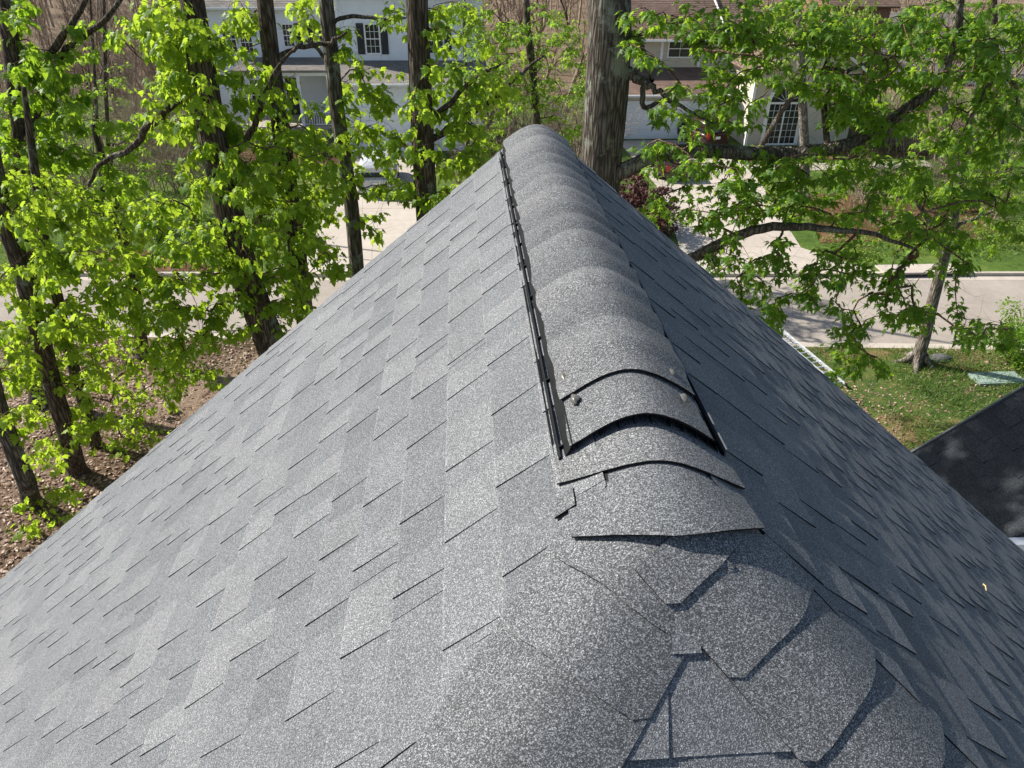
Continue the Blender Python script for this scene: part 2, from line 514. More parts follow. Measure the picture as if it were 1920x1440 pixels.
SMAX = 5.0
def slope(A, D, N, O, lo, hi, rows, s_start, seedk, mat="shingle_grey", parent_name="roof_slope", quad=None, step=.17):
    """lay 1 m laminated shingles course by course; lo(s), hi(s) bound the along-ridge coordinate"""
    dk = deck(parent_name, quad, A, D, O, N)
    R = random.Random(seedk)
    Mx = Matrix(((A.x, D.x, N.x, O.x), (A.y, D.y, N.y, O.y), (A.z, D.z, N.z, O.z), (0, 0, 0, 1)))
    L = .99
    variants = []
    for k in range(9):
        teeth = []
        a = R.uniform(.0, .12)
        while a < L-.06:
            wd = R.choice((.09, .12, .15, .19, .24))*R.uniform(.9, 1.1)
            e = min(L-.002, a+wd)
            teeth.append((a, e, R.uniform(-.006, .006), R.uniform(-.006, .006), R.random(), R.uniform(.85, 1.2)))
            a = e+R.choice((.06, .09, .13, .17))*R.uniform(.9, 1.1)
        variants.append((teeth, R.random()))
    cache = {}
    def wedge(mb, a0, a1, sl0, sl1, s_lo, s_hi, h_lo, h_hi, tone, clip):
        """a0..a1 at the butt edge (s_lo, lower) and a0+sl0..a1+sl1 at the top; clipped to the slope"""
        p0, p1, q0, q1 = a0, a1, a0+sl0, a1+sl1
        if clip:
            p0, p1 = max(p0, clip[0]), min(p1, clip[1])
            q0, q1 = max(q0, clip[2]), min(q1, clip[3])
            if p1-p0 < .004 and q1-q0 < .004: return
            if p1 < p0: p0 = p1 = (p0+p1)/2
            if q1 < q0: q0 = q1 = (q0+q1)/2
        b = [(p0, s_lo, h_lo), (p1, s_lo, h_lo), (q1, s_hi, h_hi), (q0, s_hi, h_hi)]
        g = [(p0, s_lo, -.002), (p1, s_lo, -.002), (q1, s_hi, -.002), (q0, s_hi, -.002)]
        e0, e1, hs = p0+(q0-p0)*.03, p1+(q1-p1)*.03, s_lo+(s_hi-s_lo)*.022
        hm = h_lo+(h_hi-h_lo)*.03
        c = [(e0, hs, hm), (e1, hs, hm)]
        mb.face([c[0], c[1], b[2], b[3]], tone)
        mb.face([b[0], b[1], c[1], c[0]], tone+.75)          # narrow lighter strip along the butt edge
        mb.face([g[0], g[1], b[1], b[0]], tone, 1)
        mb.face([g[1], g[2], b[2], b[1]], tone, 1)
        mb.face([g[3], g[0], b[0], b[3]], tone, 1)
    count = 0
    for i in range(rows):
        s1 = s_start+(i+1)*EXPO            # butt edge of this course
        s0 = max(s1-EXPO-.028, .125)
        amin = min(lo(s0), lo(s1)); amax = max(hi(s0), hi(s1))
        a = amin-((i*step) % L)-R.uniform(0, .02)
        if abs(A.y) > .5 and A.y > 0:      # courses start from the far rake
            a = amax-L*math.ceil((amax-amin)/L+1)+((i*step) % L)
        while a < amax:
            if a+L > amin+.01:
                vi = R.randrange(9)
                teeth, tn = variants[vi]
                inside = a >= max(lo(s0), lo(s1)) and a+L <= min(hi(s0), hi(s1))
                jig = R.uniform(.85, 1.2)
                key = (vi, i == 0)
                if inside and key in cache:
                    me = cache[key]
                else:
                    mb = MB()
                    clip = None if inside else (lo(s1)-a, hi(s1)-a, lo(s0)-a, hi(s0)-a)
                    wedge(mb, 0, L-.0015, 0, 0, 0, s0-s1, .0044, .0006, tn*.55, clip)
                    for t0, t1, d0, d1, tt, hh in teeth:
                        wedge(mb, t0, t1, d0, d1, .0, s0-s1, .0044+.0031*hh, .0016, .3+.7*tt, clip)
                    if not mb.f:
                        a += L; continue
                    me = mb.mesh("shingle", [mat, "asphalt_back"])
                    if inside: cache[key] = me
                tilt = R.uniform(-.0012, .0016)
                ml = Mx @ Matrix.Translation((a, s1+R.uniform(-.0015, .0015), .0005+abs(tilt)*.4)) @ Matrix.Rotation(tilt, 4, 'Z')
                link("shingle", me, dk, ml)
                count += 1
            a += L
    return count
GAP = .10
O0 = Vector((0, 0, 0))
# left, right and hip-end slopes
slope(Vector((0, 1, 0)), Vector((-CS, 0, -SN)), Vector((-SN, 0, CS)), O0,
      lambda s: max(-1.0, YA-s*CS+.165), lambda s: YG, 33, .081, 11,
      quad=[(YA+.03, .12), (YG-.02, .12), (YG-.02, SMAX), (YA-SMAX*CS+.13, SMAX)])
slope(Vector((0, -1, 0)), Vector((CS, 0, -SN)), Vector((SN, 0, CS)), O0,
      lambda s: -YG, lambda s: -max(-1.0, YA-s*CS+.165), 33, .081, 12,
      quad=[(-YG+.02, .12), (-YA-.03, .12), (-YA+SMAX*CS-.13, SMAX), (-YG+.02, SMAX)])
slope(Vector((-1, 0, 0)), Vector((0, -CS, -SN)), Vector((0, -SN, CS)), Vector((0, YA, 0))-Vector((0, -SN, CS))*.003,
      lambda s: max(-1.9, -s*CS+.172), lambda s: min(1.9, s*CS-.172), 14, .135, 13, step=.29,
      quad=[(-.02, .2), (.02, .2), (SMAX*CS-.13, SMAX), (-SMAX*CS+.13, SMAX)])

# drip edge, fascia, walls and gutters below
mb = MB()
for sg in (-1, 1):
    a, b = Vector((sg*.08, YG-.012, -.08*T-.022)), Vector((sg*SMAX*CS, YG-.012, -SMAX*SN-.022))
    mb.bar(a, b, .02, .05, (0, 1, 0))
mb.build("drip_edge", "flange_grey", house)
for sg in (-1, 1):
    mb = MB()
    mb.bar((sg*.1, YG-.08, -.1*T-.17), (sg*SMAX*CS, YG-.08, -SMAX*SN-.17), .2, .03, (0, 1, 0))
    mb.build("rake_board", "white_trim", house)
    mb = MB()
    mb.box(min(sg*(SMAX*CS-.02), sg*(SMAX*CS+.1)), max(sg*(SMAX*CS-.02), sg*(SMAX*CS+.1)), -3.0, YG-.05, -SMAX*SN-.16, -SMAX*SN-.05)
    mb.build("gutter", "white_trim", house)
mb = MB()
WX = 3.6
mb.face([(-WX, 3.25, GZ), (WX, 3.25, GZ), (WX, 3.25, -WX*T-.1), (0, 3.25, -.15), (-WX, 3.25, -WX*T-.1)])
for sg in (-1, 1):
    mb.face([(sg*WX, -8, GZ), (sg*WX, 3.25, GZ), (sg*WX, 3.25, -WX*T-.1), (sg*WX, -8, -WX*T-.1)])
mb.build("wall", "cream_wall", house)

# caps folded over hips and ridge
def cap_mesh(h, v1, v2, n1, n2, O, Ltop, half, r, lift_butt, lift_top, wing=.0, wing2=None, th=.0045, chamfer=.02, nb=18, na=4, skew=0., tone=.5, trim=None, Rn=random):
    """one folded cap: h runs downhill, v1/v2 down either face; O = crease point at the butt"""
    q = (v1+v2)/2
    p = (v1-v2)/2
    P, NN = [], []
    bs = [-half+2*half*j/nb for j in range(nb+1)]
    bs[1], bs[-2] = -half+chamfer, half-chamfer
    wv = Rn.uniform(0, 6)
    for i in range(na+1):
        f = i/na                        # 0 top .. 1 butt
        row, rn = [], []
        for j, b in enumerate(bs):
            a = -Ltop*(1-f)
            if i == na and (j == 0 or j == nb): a -= chamfer*(.85 if j == 0 else .2)
            if i == na: a += .0018*math.sin(b*37+wv)+Rn.uniform(-.0006, .0006)
            a += skew*b*f
            sb = math.sqrt(b*b+r*r)
            k = b/sb
            n = (n1*(1+k)/2+n2*(1-k)/2).normalized()
            lift = lift_top+(lift_butt-lift_top)*f+(wing if b > 0 or wing2 is None else wing2)*(abs(b)/half)**2
            row.append(O+h*a+p*b+q*sb+n*lift)
            rn.append(n)
        P.append(row); NN.append(rn)
    return solid(P, th, NN)

nL, nR, nE = Vector((-SN, 0, CS)), Vector((SN, 0, CS)), Vector((0, -SN, CS))
def hip_vectors(sg):
    h = Vector((sg, -1, -T)).normalized()
    nf = nL if sg < 0 else nR
    v1 = nf.cross(h)                       # in the side face
    if v1.z > 0: v1 = -v1
    v2 = nE.cross(h)
    if v2.z > 0: v2 = -v2
    return h, v1.normalized(), v2.normalized(), nf
def build_cap(mb, name="hip_cap", label=None):
    mb.t = [random.uniform(.1, .9)]*len(mb.t)
    o = mb.build(name, ["shingle_cap", "asphalt_back"], house, smooth=False)
    bv = o.modifiers.new("auto", 'EDGE_SPLIT'); bv.split_angle = math.radians(40)
    o.data.polygons.foreach_set("use_smooth", np.ones(len(o.data.polygons), dtype=bool))
    if label: o["label"] = label
    return o
RH = .072
for sg, offs in ((-1, [.133+.085*i for i in range(13)]), (1, [.092+.089*i for i in range(13)])):
    h, v1, v2, nf = hip_vectors(sg)
    for k, d in enumerate(offs):
        # d = plan distance from the apex along x at the butt
        O = Vector((sg*d, YA-d, -T*d))
        R2 = random.Random(40+k+10*sg)
        mb = cap_mesh(h, v1, v2, nf, nE, O, max(.06, min(.25, d*1.642-.07)), .155, RH, (.0178 if sg < 0 else .0148)+R2.uniform(0, .0015), .0085,
                      wing=R2.uniform(.003, .005) if sg < 0 else R2.uniform(-.003, -.001), wing2=((-.010, -.0045)[k] if k < 2 else R2.uniform(-.001, .001)) if sg < 0 else R2.uniform(-.001, .001),
                      th=.0042, skew=R2.uniform(-.05, .05), Rn=R2)
        build_cap(mb)
# ridge cap over the apex: drapes over ridge and hip end together
def S(x, y, r=.07, k=.07):
    a, b = math.sqrt(x*x+r*r), YA-y
    return -T*.5*(a+b+math.sqrt((a-b)**2+k*k))
def drape(fy, ytop, half, lift_butt, lift_top, th=.0045, nb=20, na=8, rag=.0006, wing=0., r=.07, k=.07):
    P, NN = [], []
    for i in range(na+1):
        f = i/na
        row, rn = [], []
        for j in range(nb+1):
            x = -half+2*half*j/nb
            yb = fy(x)+random.uniform(-rag, rag)
            y = ytop+(yb-ytop)*f
            e = .004
            n = Vector((-(S(x+e, y, r, k)-S(x-e, y, r, k))/(2*e), -(S(x, y+e, r, k)-S(x, y-e, r, k))/(2*e), 1)).normalized()
            l = lift_top+(lift_butt-lift_top)*f+wing*(abs(x)/half)**2*f
            row.append(Vector((x, y, S(x, y, r, k)))+n*l)
            rn.append(n)
        P.append(row); NN.append(rn)
    return solid(P, th, NN)
build_cap(drape(lambda x: .858+2.6*x*x+.01*x, 1.17, .150, .034, .001, wing=.0), "ridge_cap")
build_cap(drape(lambda x: 1.018+1.2*x*x-.10*x, 1.25, .160, .024, .012, wing=.004), "ridge_cap")
# small offcut tab beside the ridge cap
mb = MB()
for (a, b, s0, s1, h0, h1) in ((1.005, 1.04, .205, .165, .012, .010),):
    pass
D = Vector((-CS, 0, -SN))
tab = [(.987, .188), (.987, .236), (1.037, .236), (1.037, .188)]
P = [[Vector((0, a, 0))+D*s+nL*.0135 for a, s in (tab[0], tab[1])], [Vector((0, a, 0))+D*s+nL*.010 for a, s in (tab[3], tab[2])]]
build_cap(solid(P, .005, [[nL, nL], [nL, nL]]), "shingle_tab")

# ridge vent: black plastic baffle with open front, cap shingles on top
VY0, VY1 = 1.135, 3.42
vent = bpy.data.objects.new("ridge_vent", None); col.objects.link(vent); vent.parent = house
def vz(x, off): return -T*math.sqrt(x*x+.075**2)+off
def vprof(off, half, n=20): return [(-half+2*half*j/n, vz(-half+2*half*j/n, off)) for j in range(n+1)]
mb = MB()
top = vprof(.040, .140); bot = vprof(.036, .140)
ys = [VY0+.006+(VY1-VY0-.006)*i/24 for i in range(25)]
mb.grid([[(x, y, z) for x, z in top] for y in ys])
mb.grid([[(x, y, z) for x, z in bot] for y in ys])
for pr in (top, bot): pass
mb.grid([[(x, ys[0], z) for x, z in top], [(x, ys[0], z) for x, z in bot]])
mb.build("baffle_top", "black_plastic", vent)
for sg in (-1, 1):
    mb = MB()
    # louvred side: sloped baffle with fine ribs, a step, and the nailing flange
    prof = [(.1375, vz(.1375, .040))]
    for kx in range(7):
        f = kx/6
        x_, z_ = .1395+.0115*f, -T*.1395+.030-.0245*f-T*.0115*f*.3
        prof += [(x_, z_+.0012), (x_+.0009, z_-.0008)]
    prof += [(.1525, -T*.1525+.003), (.160, -T*.160+.004), (.161, -T*.161+.020), (.1635, -T*.1635+.021), (.1650, -T*.165+.002)]
    mb.grid([[(sg*x_, y_, z_) for x_, z_ in prof] for y_ in (VY0-.004, VY0+.8, VY1)])
    y = VY0+.03
    while y < VY1:
        mb.bar((sg*.151, y, -T*.151+.010), (sg*.161, y, -T*.161+.014), .004, .012, (0, 0, 1))
        y += random.uniform(.16, .30)
    mb.build("baffle_side", "black_plastic", vent)
    for yn in np.arange(VY0+.12, VY1, .31):
        mb = MB(); yy = yn+random.uniform(-.05, .05)
        mb.tube([(sg*.1555, yy, -T*.1555+.003), (sg*.1555-sg*.002, yy, -T*.1555+.0085)], [.0042, .0036], 8)
        mb.build("nail", "aluminium", vent)
    mb = MB()
    n = 26
    for i in range(n):
        ya, yb = VY0-.004+(VY1-VY0)*i/n, VY0-.004+(VY1-VY0)*(i+1)/n
        j0 = random.uniform(-.002, .002)
        mb.bar((sg*.169, ya, -T*.169+(.004 if sg < 0 else .016)+j0), (sg*.169, yb, -T*.169+(.004 if sg < 0 else .016)+j0), .004, .014 if sg < 0 else .028, Vector((0, 0, 1)))
    mb.build("flange_lip", "black_plastic" if sg < 0 else "flange_grey", vent)
mb = MB()
for x in (-.128, -.085, -.05, -.02, .012, .05, .078, .105, .130):       # webs inside the open end
    mb.bar((x, VY0+.012, vz(x, .036)), (x, VY0+.012, vz(x, .006)), .0016, .02, (0, 1, 0))
mb.build("web", "black_plastic", vent)
mb = MB()
fl = vprof(.034, .137)
fb = vprof(.004, .137)
mb.grid([[(x, VY0+.035+.004*math.sin(40*x), z) for x, z in fl], [(x, VY0+.03, z) for x, z in fb]])
mb.build("filter", "vent_filter", vent)
pieces = [(VY0, VY0+.26, .004, .003, 99)]
yb = 1.285
k = 0
while yb < VY1-.03:
    pieces.append((yb, min(yb+.235, VY1+.012), .0115 if k == 0 else .004, .017, k))
    yb += .143
    k += 1
for ya, yb, lnear, lfar, k in pieces:
    P, NN = [], []
    R2 = random.Random(k+3)
    half = .1395+R2.uniform(-.003, .003)
    wv, sk = R2.uniform(0, 6), R2.uniform(-.03, .03)
    hump = R2.uniform(.008, .014)
    tone_k = R2.random()
    if k == 99: half, sk, hump = .1405, 0, 0.
    for i in range(11):
        f = i/10                               # 0 near .. 1 far
        row, rn = [], []
        for j in range(25):
            x = -half+2*half*j/24+(.0025*math.sin(wv+f*9)+R2.uniform(-.001, .001) if j in (0, 24) else 0)
            rag = .0015*math.sin(x*40+wv)+R2.uniform(-.0006, .0006) if i in (0, 10) else 0
            y = ya+(yb-ya)*f+sk*x+rag
            n = Vector((T*x/math.sqrt(x*x+.005625), 0, 1)).normalized()
            l = lnear+(lfar-lnear)*f+hump*1.0*math.exp(-((f-(.72 if k else .5))/.17)**2)*math.cos(x*9)
            row.append(Vector((x, y, vz(x, .040)))+n*l)
            rn.append(n)
        P.append(row); NN.append(rn)
    mb = solid(P, .0036, NN)
    mb.t = [tone_k]*len(mb.t)
    o = mb.build("ridge_cap", ["shingle_cap", "asphalt_back"], vent, smooth=True)
    m_ = o.modifiers.new("auto", 'EDGE_SPLIT'); m_.split_angle = math.radians(40)
for (u, v) in ((1062, 703), (1083, 745), (1255, 697), (1278, 744)):       # roofing cement dabs over nails
    best = None
    for yy in np.linspace(1.2, 1.6, 400):
        p = ony(u, v, yy)
        if abs(p[0]) < .2:
            e = abs(p[2]-(vz(p[0], .040)+.013))
            if best is None or e < best[0]: best = (e, p)
    p = Vector(best[1])
    n = Vector((T*p.x/math.sqrt(p.x**2+.0056), 0, 1)).normalized()
    c = Vector((p.x, p.y, vz(p.x, .040)))+n*.0135
    tx = n.cross(Vector((0, 1, 0))).normalized()
    mb = MB()
    ring = []
    for r_, hh in ((.0, .0045), (.6, .0036), (1., -.003)):
        ring.append([c+tx*(.010*r_*math.cos(a)*random.uniform(.8, 1.2))+Vector((0, 1, 0))*(.017*r_*math.sin(a)*random.uniform(.8, 1.2))+n*(hh) for a in [2*math.pi*i/12 for i in range(12)]])
    for r in ring: r.append(r[0])
    mb.grid(ring)
    mb.build("nail_sealant", "sealant", vent, smooth=True)
mb = MB()                                                                    # strand of straw lying on the right slope
d = ray(1837, 1103); nn = np.array([T, 0, 1.]); p = Vector(CAM+d*(-(nn @ CAM)/(nn @ d)))
pts = [p+Vector((.0, -.02, .0))+nR*.012, p+Vector((.006, 0, -.004))+nR*.018, p+Vector((.010, .014, -.008))+nR*.016, p+Vector((.022, .018, -.018))+nR*.013]
mb.tube(pts, [.0015, .0022, .0022, .001], 5)
st = mb.build("straw_strand", "fallen_straw")
st["label"] = "tiny curled straw strand lying on the dark right slope"; st["category"] = "straw"

# lower wing beside it, its slope facing us
wing = bpy.data.objects.new("lower_roof", None); col.objects.link(wing); wing.parent = house
T2 = .855
C2, S2 = 1/math.hypot(1, T2), T2/math.hypot(1, T2)
RX, RZ = 7.6, -4.24+T2*(7.6-4.67)
WY0, WY1 = 4.80, 6.28
A2, D2, N2, O2 = Vector((0, 1, 0)), Vector((-C2, 0, -S2)), Vector((-S2, 0, C2)), Vector((RX, 0, RZ))
SL2 = 4.6
mb = MB()
for sg in (-1, 1):
    Dd = Vector((sg*C2, 0, -S2)); Nn = Vector((sg*S2, 0, C2))
    q = [O2+Vector((0, WY0, 0)), O2+Vector((0, WY1, 0)), O2+Vector((0, WY1, 0))+Dd*SL2, O2+Vector((0, WY0, 0))+Dd*SL2]
    lo_ = [x-Nn*.06 for x in q]
    mb.face([x-Nn*.003 for x in q]); mb.face(lo_)
    for i in range(4): mb.face([q[i]-Nn*.003, q[(i+1) % 4]-Nn*.003, lo_[(i+1) % 4], lo_[i]])
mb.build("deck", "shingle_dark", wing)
Mx = Matrix(((A2.x, D2.x, N2.x, O2.x), (A2.y, D2.y, N2.y, O2.y), (A2.z, D2.z, N2.z, O2.z), (0, 0, 0, 1)))
Rw = random.Random(5)
for i in range(int(SL2/EXPO)):
    a = WY0-.3*((i*37 % 10)/10)
    while a < WY1:
        wd = Rw.choice((.2, .26, .33, .4))
        a0, a1 = max(a, WY0), min(a+wd-.002, WY1)
        if a1-a0 > .02:
            mb = MB()
            hh = Rw.choice((.006, .013))
            s1, s0 = 0, -EXPO-.02
            b = [(0, s1, hh), (a1-a0, s1, hh), (a1-a0, s0, .001), (0, s0, .001)]
            g = [(p[0], p[1], -.002) for p in b]
            tn = Rw.random()
            mb.face(b, tn)
            for e in ((0, 1), (1, 2), (3, 0)): mb.face([g[e[0]], g[e[1]], b[e[1]], b[e[0]]], tn)
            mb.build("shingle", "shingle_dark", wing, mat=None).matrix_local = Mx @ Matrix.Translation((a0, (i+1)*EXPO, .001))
        a += wd
mb = MB()
for sg in (-1, 1):
    Dd = Vector((sg*C2, 0, -S2))
    mb.bar(O2+Vector((0, WY1+.01, -.05)), O2+Vector((0, WY1+.01, -.05))+Dd*SL2, .14, .02, (0, 1, 0))
mb.build("rake_board", "flange_grey", wing)
mb = MB()
zg = -4.24+T2*(4.80-4.67)
mb.box(4.62, 7.5, WY0-.10, WY0-.004, zg-.09, zg+.0)
mb.build("gutter", "white_trim", wing)
mb = MB()
zl = RZ-SL2*S2
mb.face([(RX-3.1, WY1-.2, GZ), (RX+3.1, WY1-.2, GZ), (RX+3.1, WY1-.2, RZ-3.1*T2), (RX, WY1-.2, RZ-.1), (RX-3.1, WY1-.2, RZ-3.1*T2)])
mb.face([(RX-3.1, WY0+.02, GZ), (RX+3.1, WY0+.02, GZ), (RX+3.1, WY0+.02, RZ-3.1*T2), (RX, WY0+.02, RZ-.1), (RX-3.1, WY0+.02, RZ-3.1*T2)])
mb.face([(RX-3.1, WY0+.02, GZ), (RX-3.1, WY1-.2, GZ), (RX-3.1, WY1-.2, RZ-3.1*T2), (RX-3.1, WY0+.02, RZ-3.1*T2)])
mb.build("wall", "cream_wall", wing)

# ------------------------------------------------------------------ neighbouring houses
def hp(u, v, y):
    p = ony(u, v, y); return p[0], p[2]
def siding(x0, x1, y, z0, z1, parent, mat, name="wall", course=.155, axis='x', flip=1):
    """clapboards, each lapped over the one below"""
    mb = MB()
    n = max(1, int(round((z1-z0)/course)))
    h = (z1-z0)/n
    for i in range(n):
        a, b = z0+i*h, z0+(i+1)*h
        o0, o1 = .022*flip, .006*flip
        tn = random.random()
        if axis == 'x':
            mb.face([(x0, y-o0, a), (x1, y-o0, a), (x1, y-o1, b), (x0, y-o1, b)], tn)
            mb.face([(x0, y-o0, a), (x1, y-o0, a), (x1, y, a), (x0, y, a)], tn)
        else:                              # wall in the plane x = y argument, running along y from x0 to x1
            mb.face([(y-o0, x0, a), (y-o0, x1, a), (y-o1, x1, b), (y-o1, x0, b)], tn)
            mb.face([(y-o0, x0, a), (y-o0, x1, a), (y, x1, a), (y, x0, a)], tn)
    return mb.build(name, mat, parent)
def window(parent, x0, x1, z0, z1, y, cols=3, rows=2, shutters=(False, False), name="window"):
    mb = MB()
    t = .075
    yo = y-.05
    mb.box(x0-t, x0, yo, y, z0-t, z1+t); mb.box(x1, x1+t, yo, y, z0-t, z1+t)
    mb.box(x0, x1, yo, y, z1, z1+t); mb.box(x0, x1, yo-.02, y, z0-t, z0)
    zm = (z0+z1)/2
    mb.box(x0, x1, yo+.012, y, zm-.025, zm+.025)
    wdo = mb.build(name, "white_trim", parent)
    for (a, b) in ((z0, zm-.025), (zm+.025, z1)):
        g = MB(); g.face([(x0, yo+.032, a), (x1, yo+.032, a), (x1, yo+.032, b), (x0, yo+.032, b)]); g.build("pane", "window_dark", wdo)
        m2 = MB()
        for c in range(1, cols):
            xx = x0+(x1-x0)*c/cols
            m2.box(xx-.011, xx+.011, yo+.016, yo+.03, a, b)
        for r in range(1, rows):
            zz = a+(b-a)*r/rows
            m2.box(x0, x1, yo+.017, yo+.029, zz-.011, zz+.011)
        m2.build("muntin", "white_trim", wdo)
    for sgn, on in zip((-1, 1), shutters):
        if not on: continue
        sx0 = x0-t-.03-.42 if sgn < 0 else x1+t+.03
        sm = MB()
        sm.box(sx0, sx0+.42, y-.045, y-.018, z0-t, z1+t)
        k = z0
        while k < z1:
            sm.box(sx0+.04, sx0+.38, y-.054, y-.045, k, k+.035); k += .055
        sm.build("shutter", "shutter_black", parent)
    return wdo
def roof_plane(parent, pts, mat, name="roof", nrm=None, th=.12, course=.16):
    """lapped courses on a quad: pts = eave left, eave right, top right, top left"""
    a, b, c, d = [Vector(p) for p in pts]
    n = max(2, int(((d-a).length+(c-b).length)/2/course))
    N = (b-a).cross(d-a).normalized()
    if N.z < 0: N = -N
    me = MB()
    uvs = []
    ax = (b-a).normalized()
    for i in range(n):
        f0, f1 = i/n, (i+1)/n
        p, q = a+(d-a)*f0+N*.014, b+(c-b)*f0+N*.014
        r, s_ = b+(c-b)*f1+N*.002, a+(d-a)*f1+N*.002
        for quad in ([p, q, r, s_], [p, q, q-N*.014, p-N*.014]):
            me.face(quad, .5)
            for w_ in quad: uvs.append(((w_-a).dot(ax), i*.16+(0.001 if w_ in (p, q) else .159) if quad[2] is r else i*.16))
    lo_ = [p-N*th for p in (a, b, c, d)]
    top = [a, b, c, d]
    for i in range(4):
        quad = [top[i], top[(i+1) % 4], lo_[(i+1) % 4], lo_[i]]
        me.face(quad); uvs += [(0, .05)]*4
    me.face(lo_); uvs += [(0, .05)]*4
    m = me.mesh(name, mat)
    uv = m.uv_layers.new(name="UVMap")
    uv.data.foreach_set("uv", np.array(uvs, dtype=np.float32).ravel())
    return link(name, m, parent)
def garage_door(parent, x0, x1, z0, z1, y):
    mb = MB()
    mb.box(x0-.12, x0, y-.05, y, z0, z1+.12); mb.box(x1, x1+.12, y-.05, y, z0, z1+.12); mb.box(x0, x1, y-.05, y, z1, z1+.12)
    fr = mb.build("garage_door", "white_trim", parent)
    for r in range(4):
        m2 = MB()
        za, zb = z0+(z1-z0)*r/4+.006, z0+(z1-z0)*(r+1)/4-.006
        m2.box(x0, x1, y-.03, y+.01, za, zb)
        nn = 8
        for c in range(nn):
            xa, xb = x0+(x1-x0)*c/nn+.07, x0+(x1-x0)*(c+1)/nn-.07
            m2.box(xa, xb, y-.038, y-.03, za+.09, zb-.09)
        m2.build("panel", "door_white", fr)
    return fr
def board(parent, name, *b, mat="white_trim"):
    mb = MB(); mb.box(*b); return mb.build(name, mat, parent)

# --- white house across the street
wh = thing("white_house", "white clapboard house with black shutters, porch railing and white garage door", "house")
YF = 45.4
xa, zt = hp(632, 157, YF); xb, _ = hp(905, 157, YF)
siding(xa, xb, YF, GZ, zt, wh, "white_siding")
siding(YF, YF+12, xa, GZ, zt, wh, "white_siding", axis='y')
gx0, gz1 = hp(664, 206, YF); gx1, _ = hp(815, 206, YF)
garage_door(wh, gx0, gx1, GZ+.03, gz1, YF-.03)
YU = 48.2
_, zr = hp(740, 113, YU)
ex0, ez = hp(622, 157, YF-.35); ex1, _ = hp(915, 157, YF-.35)
roof_plane(wh, [(ex0, YF-.35, ez), (ex1, YF-.35, ez), (ex1, YU, zr), (ex0, YU, zr)], "shingle_taupe")
board(wh, "gutter", ex0, ex1, YF-.47, YF-.355, ez-.13, ez-.01)
ux0, _ = hp(636, 60, YU); ux1, _ = hp(905, 60, YU)
UTOP = zr+3.5
siding(ux0, ux1, YU, zr-.2, UTOP, wh, "white_siding")
siding(YU, YU+8, ux0, zr-.2, UTOP, wh, "white_siding", axis='y')
board(wh, "corner_board", ux0-.10, ux0+.05, YU-.05, YU+.06, zr+.0, UTOP)
for (u0, u1, v0, v1) in ((684, 713, 46, 99), (803, 831, 52, 99)):
    x0, z1 = hp(u0, v0, YU); x1, z0 = hp(u1, v1, YU)
    window(wh, x0, x1, z0, z1, YU-.02, shutters=(True, True))
YL = 49.6
lx0, lz0 = hp(396, 120, YL); lx1, lzt = hp(640, 12, YL)
siding(lx0, lx1+.3, YL, GZ, lzt, wh, "white_siding")
for (u0, u1, v0, v1, sh) in ((415, 446, 48, 98, (False, False)), (450, 476, 60, 98, (False, False)), (529, 553, 46, 86, (False, True)), (590, 612, 46, 86, (True, False))):
    x0, z1 = hp(u0, v0, YL); x1, z0 = hp(u1, v1, YL)
    window(wh, x0, x1, z0, z1, YL-.02, shutters=sh)
roof_plane(wh, [(lx0-.5, YL-.45, lzt), (lx1+.1, YL-.45, lzt), (lx1+.1, YL+5, lzt+3.2), (lx0-.5, YL+5, lzt+3.2)], "shingle_taupe")
board(wh, "gutter", lx0-.5, lx1+.1, YL-.57, YL-.455, lzt-.14, lzt-.01)
roof_plane(wh, [(ux0-.3, YU-.4, UTOP), (ux1+.3, YU-.4, UTOP), (ux1+.3, YU+4.5, UTOP+3), (ux0-.3, YU+4.5, UTOP+3)], "shingle_taupe")
# porch
YP = 46.6
px0, pz = hp(446, 131, YP); px1, _ = hp(630, 131, YP)
_, pzt = hp(500, 108, YL-.1)
roof_plane(wh, [(px0-.3, YP-.3, pz), (px1, YP-.3, pz), (px1, YL-.03, pzt), (px0-.3, YL-.03, pzt)], "shingle_taupe")
board(wh, "porch_beam", px0-.2, px1, YP-.1, YP+.1, pz-.32, pz-.08)
_, pf = hp(600, 236, YP)
board(wh, "porch_floor", px0-.2, px1, YP-.2, YL-.03, GZ-.1, pf, mat="concrete")
for u in (450, 505, 563):
    xx, _ = hp(u, 180, YP)
    board(wh, "porch_post", xx-.09, xx+.09, YP-.09, YP+.09, pf, pz-.3)
rx0, _ = hp(568, 220, YP); rx1, rzt = hp(632, 209, YP)
rail = MB()
rail.box(rx0, rx1, YP-.03, YP+.03, rzt-.06, rzt); rail.box(rx0, rx1, YP-.025, YP+.025, pf+.06, pf+.11)
rl = rail.build("porch_railing", "white_trim", wh)
nb_ = 14
for i in range(nb_):
    xx = rx0+(rx1-rx0)*(i+.5)/nb_
    board(rl, "baluster", xx-.02, xx+.02, YP-.018, YP+.018, pf+.11, rzt-.06)
dx0, dz1 = hp(534, 146, YL-.03); dx1, _ = hp(556, 146, YL-.03)
dr = board(wh, "front_door", dx0, dx1, YL-.08, YL-.03, pf+.03, dz1, mat="shutter_black")
board(dr, "door_frame", dx0-.1, dx0-.002, YL-.1, YL-.03, pf+.03, dz1+.1); board(dr, "door_frame", dx1+.002, dx1+.1, YL-.1, YL-.03, pf+.03, dz1+.1)
x0, z1 = hp(468, 150, YL); x1, z0 = hp(500, 205, YL)
window(wh, x0, x1, z0, z1, YL-.02)

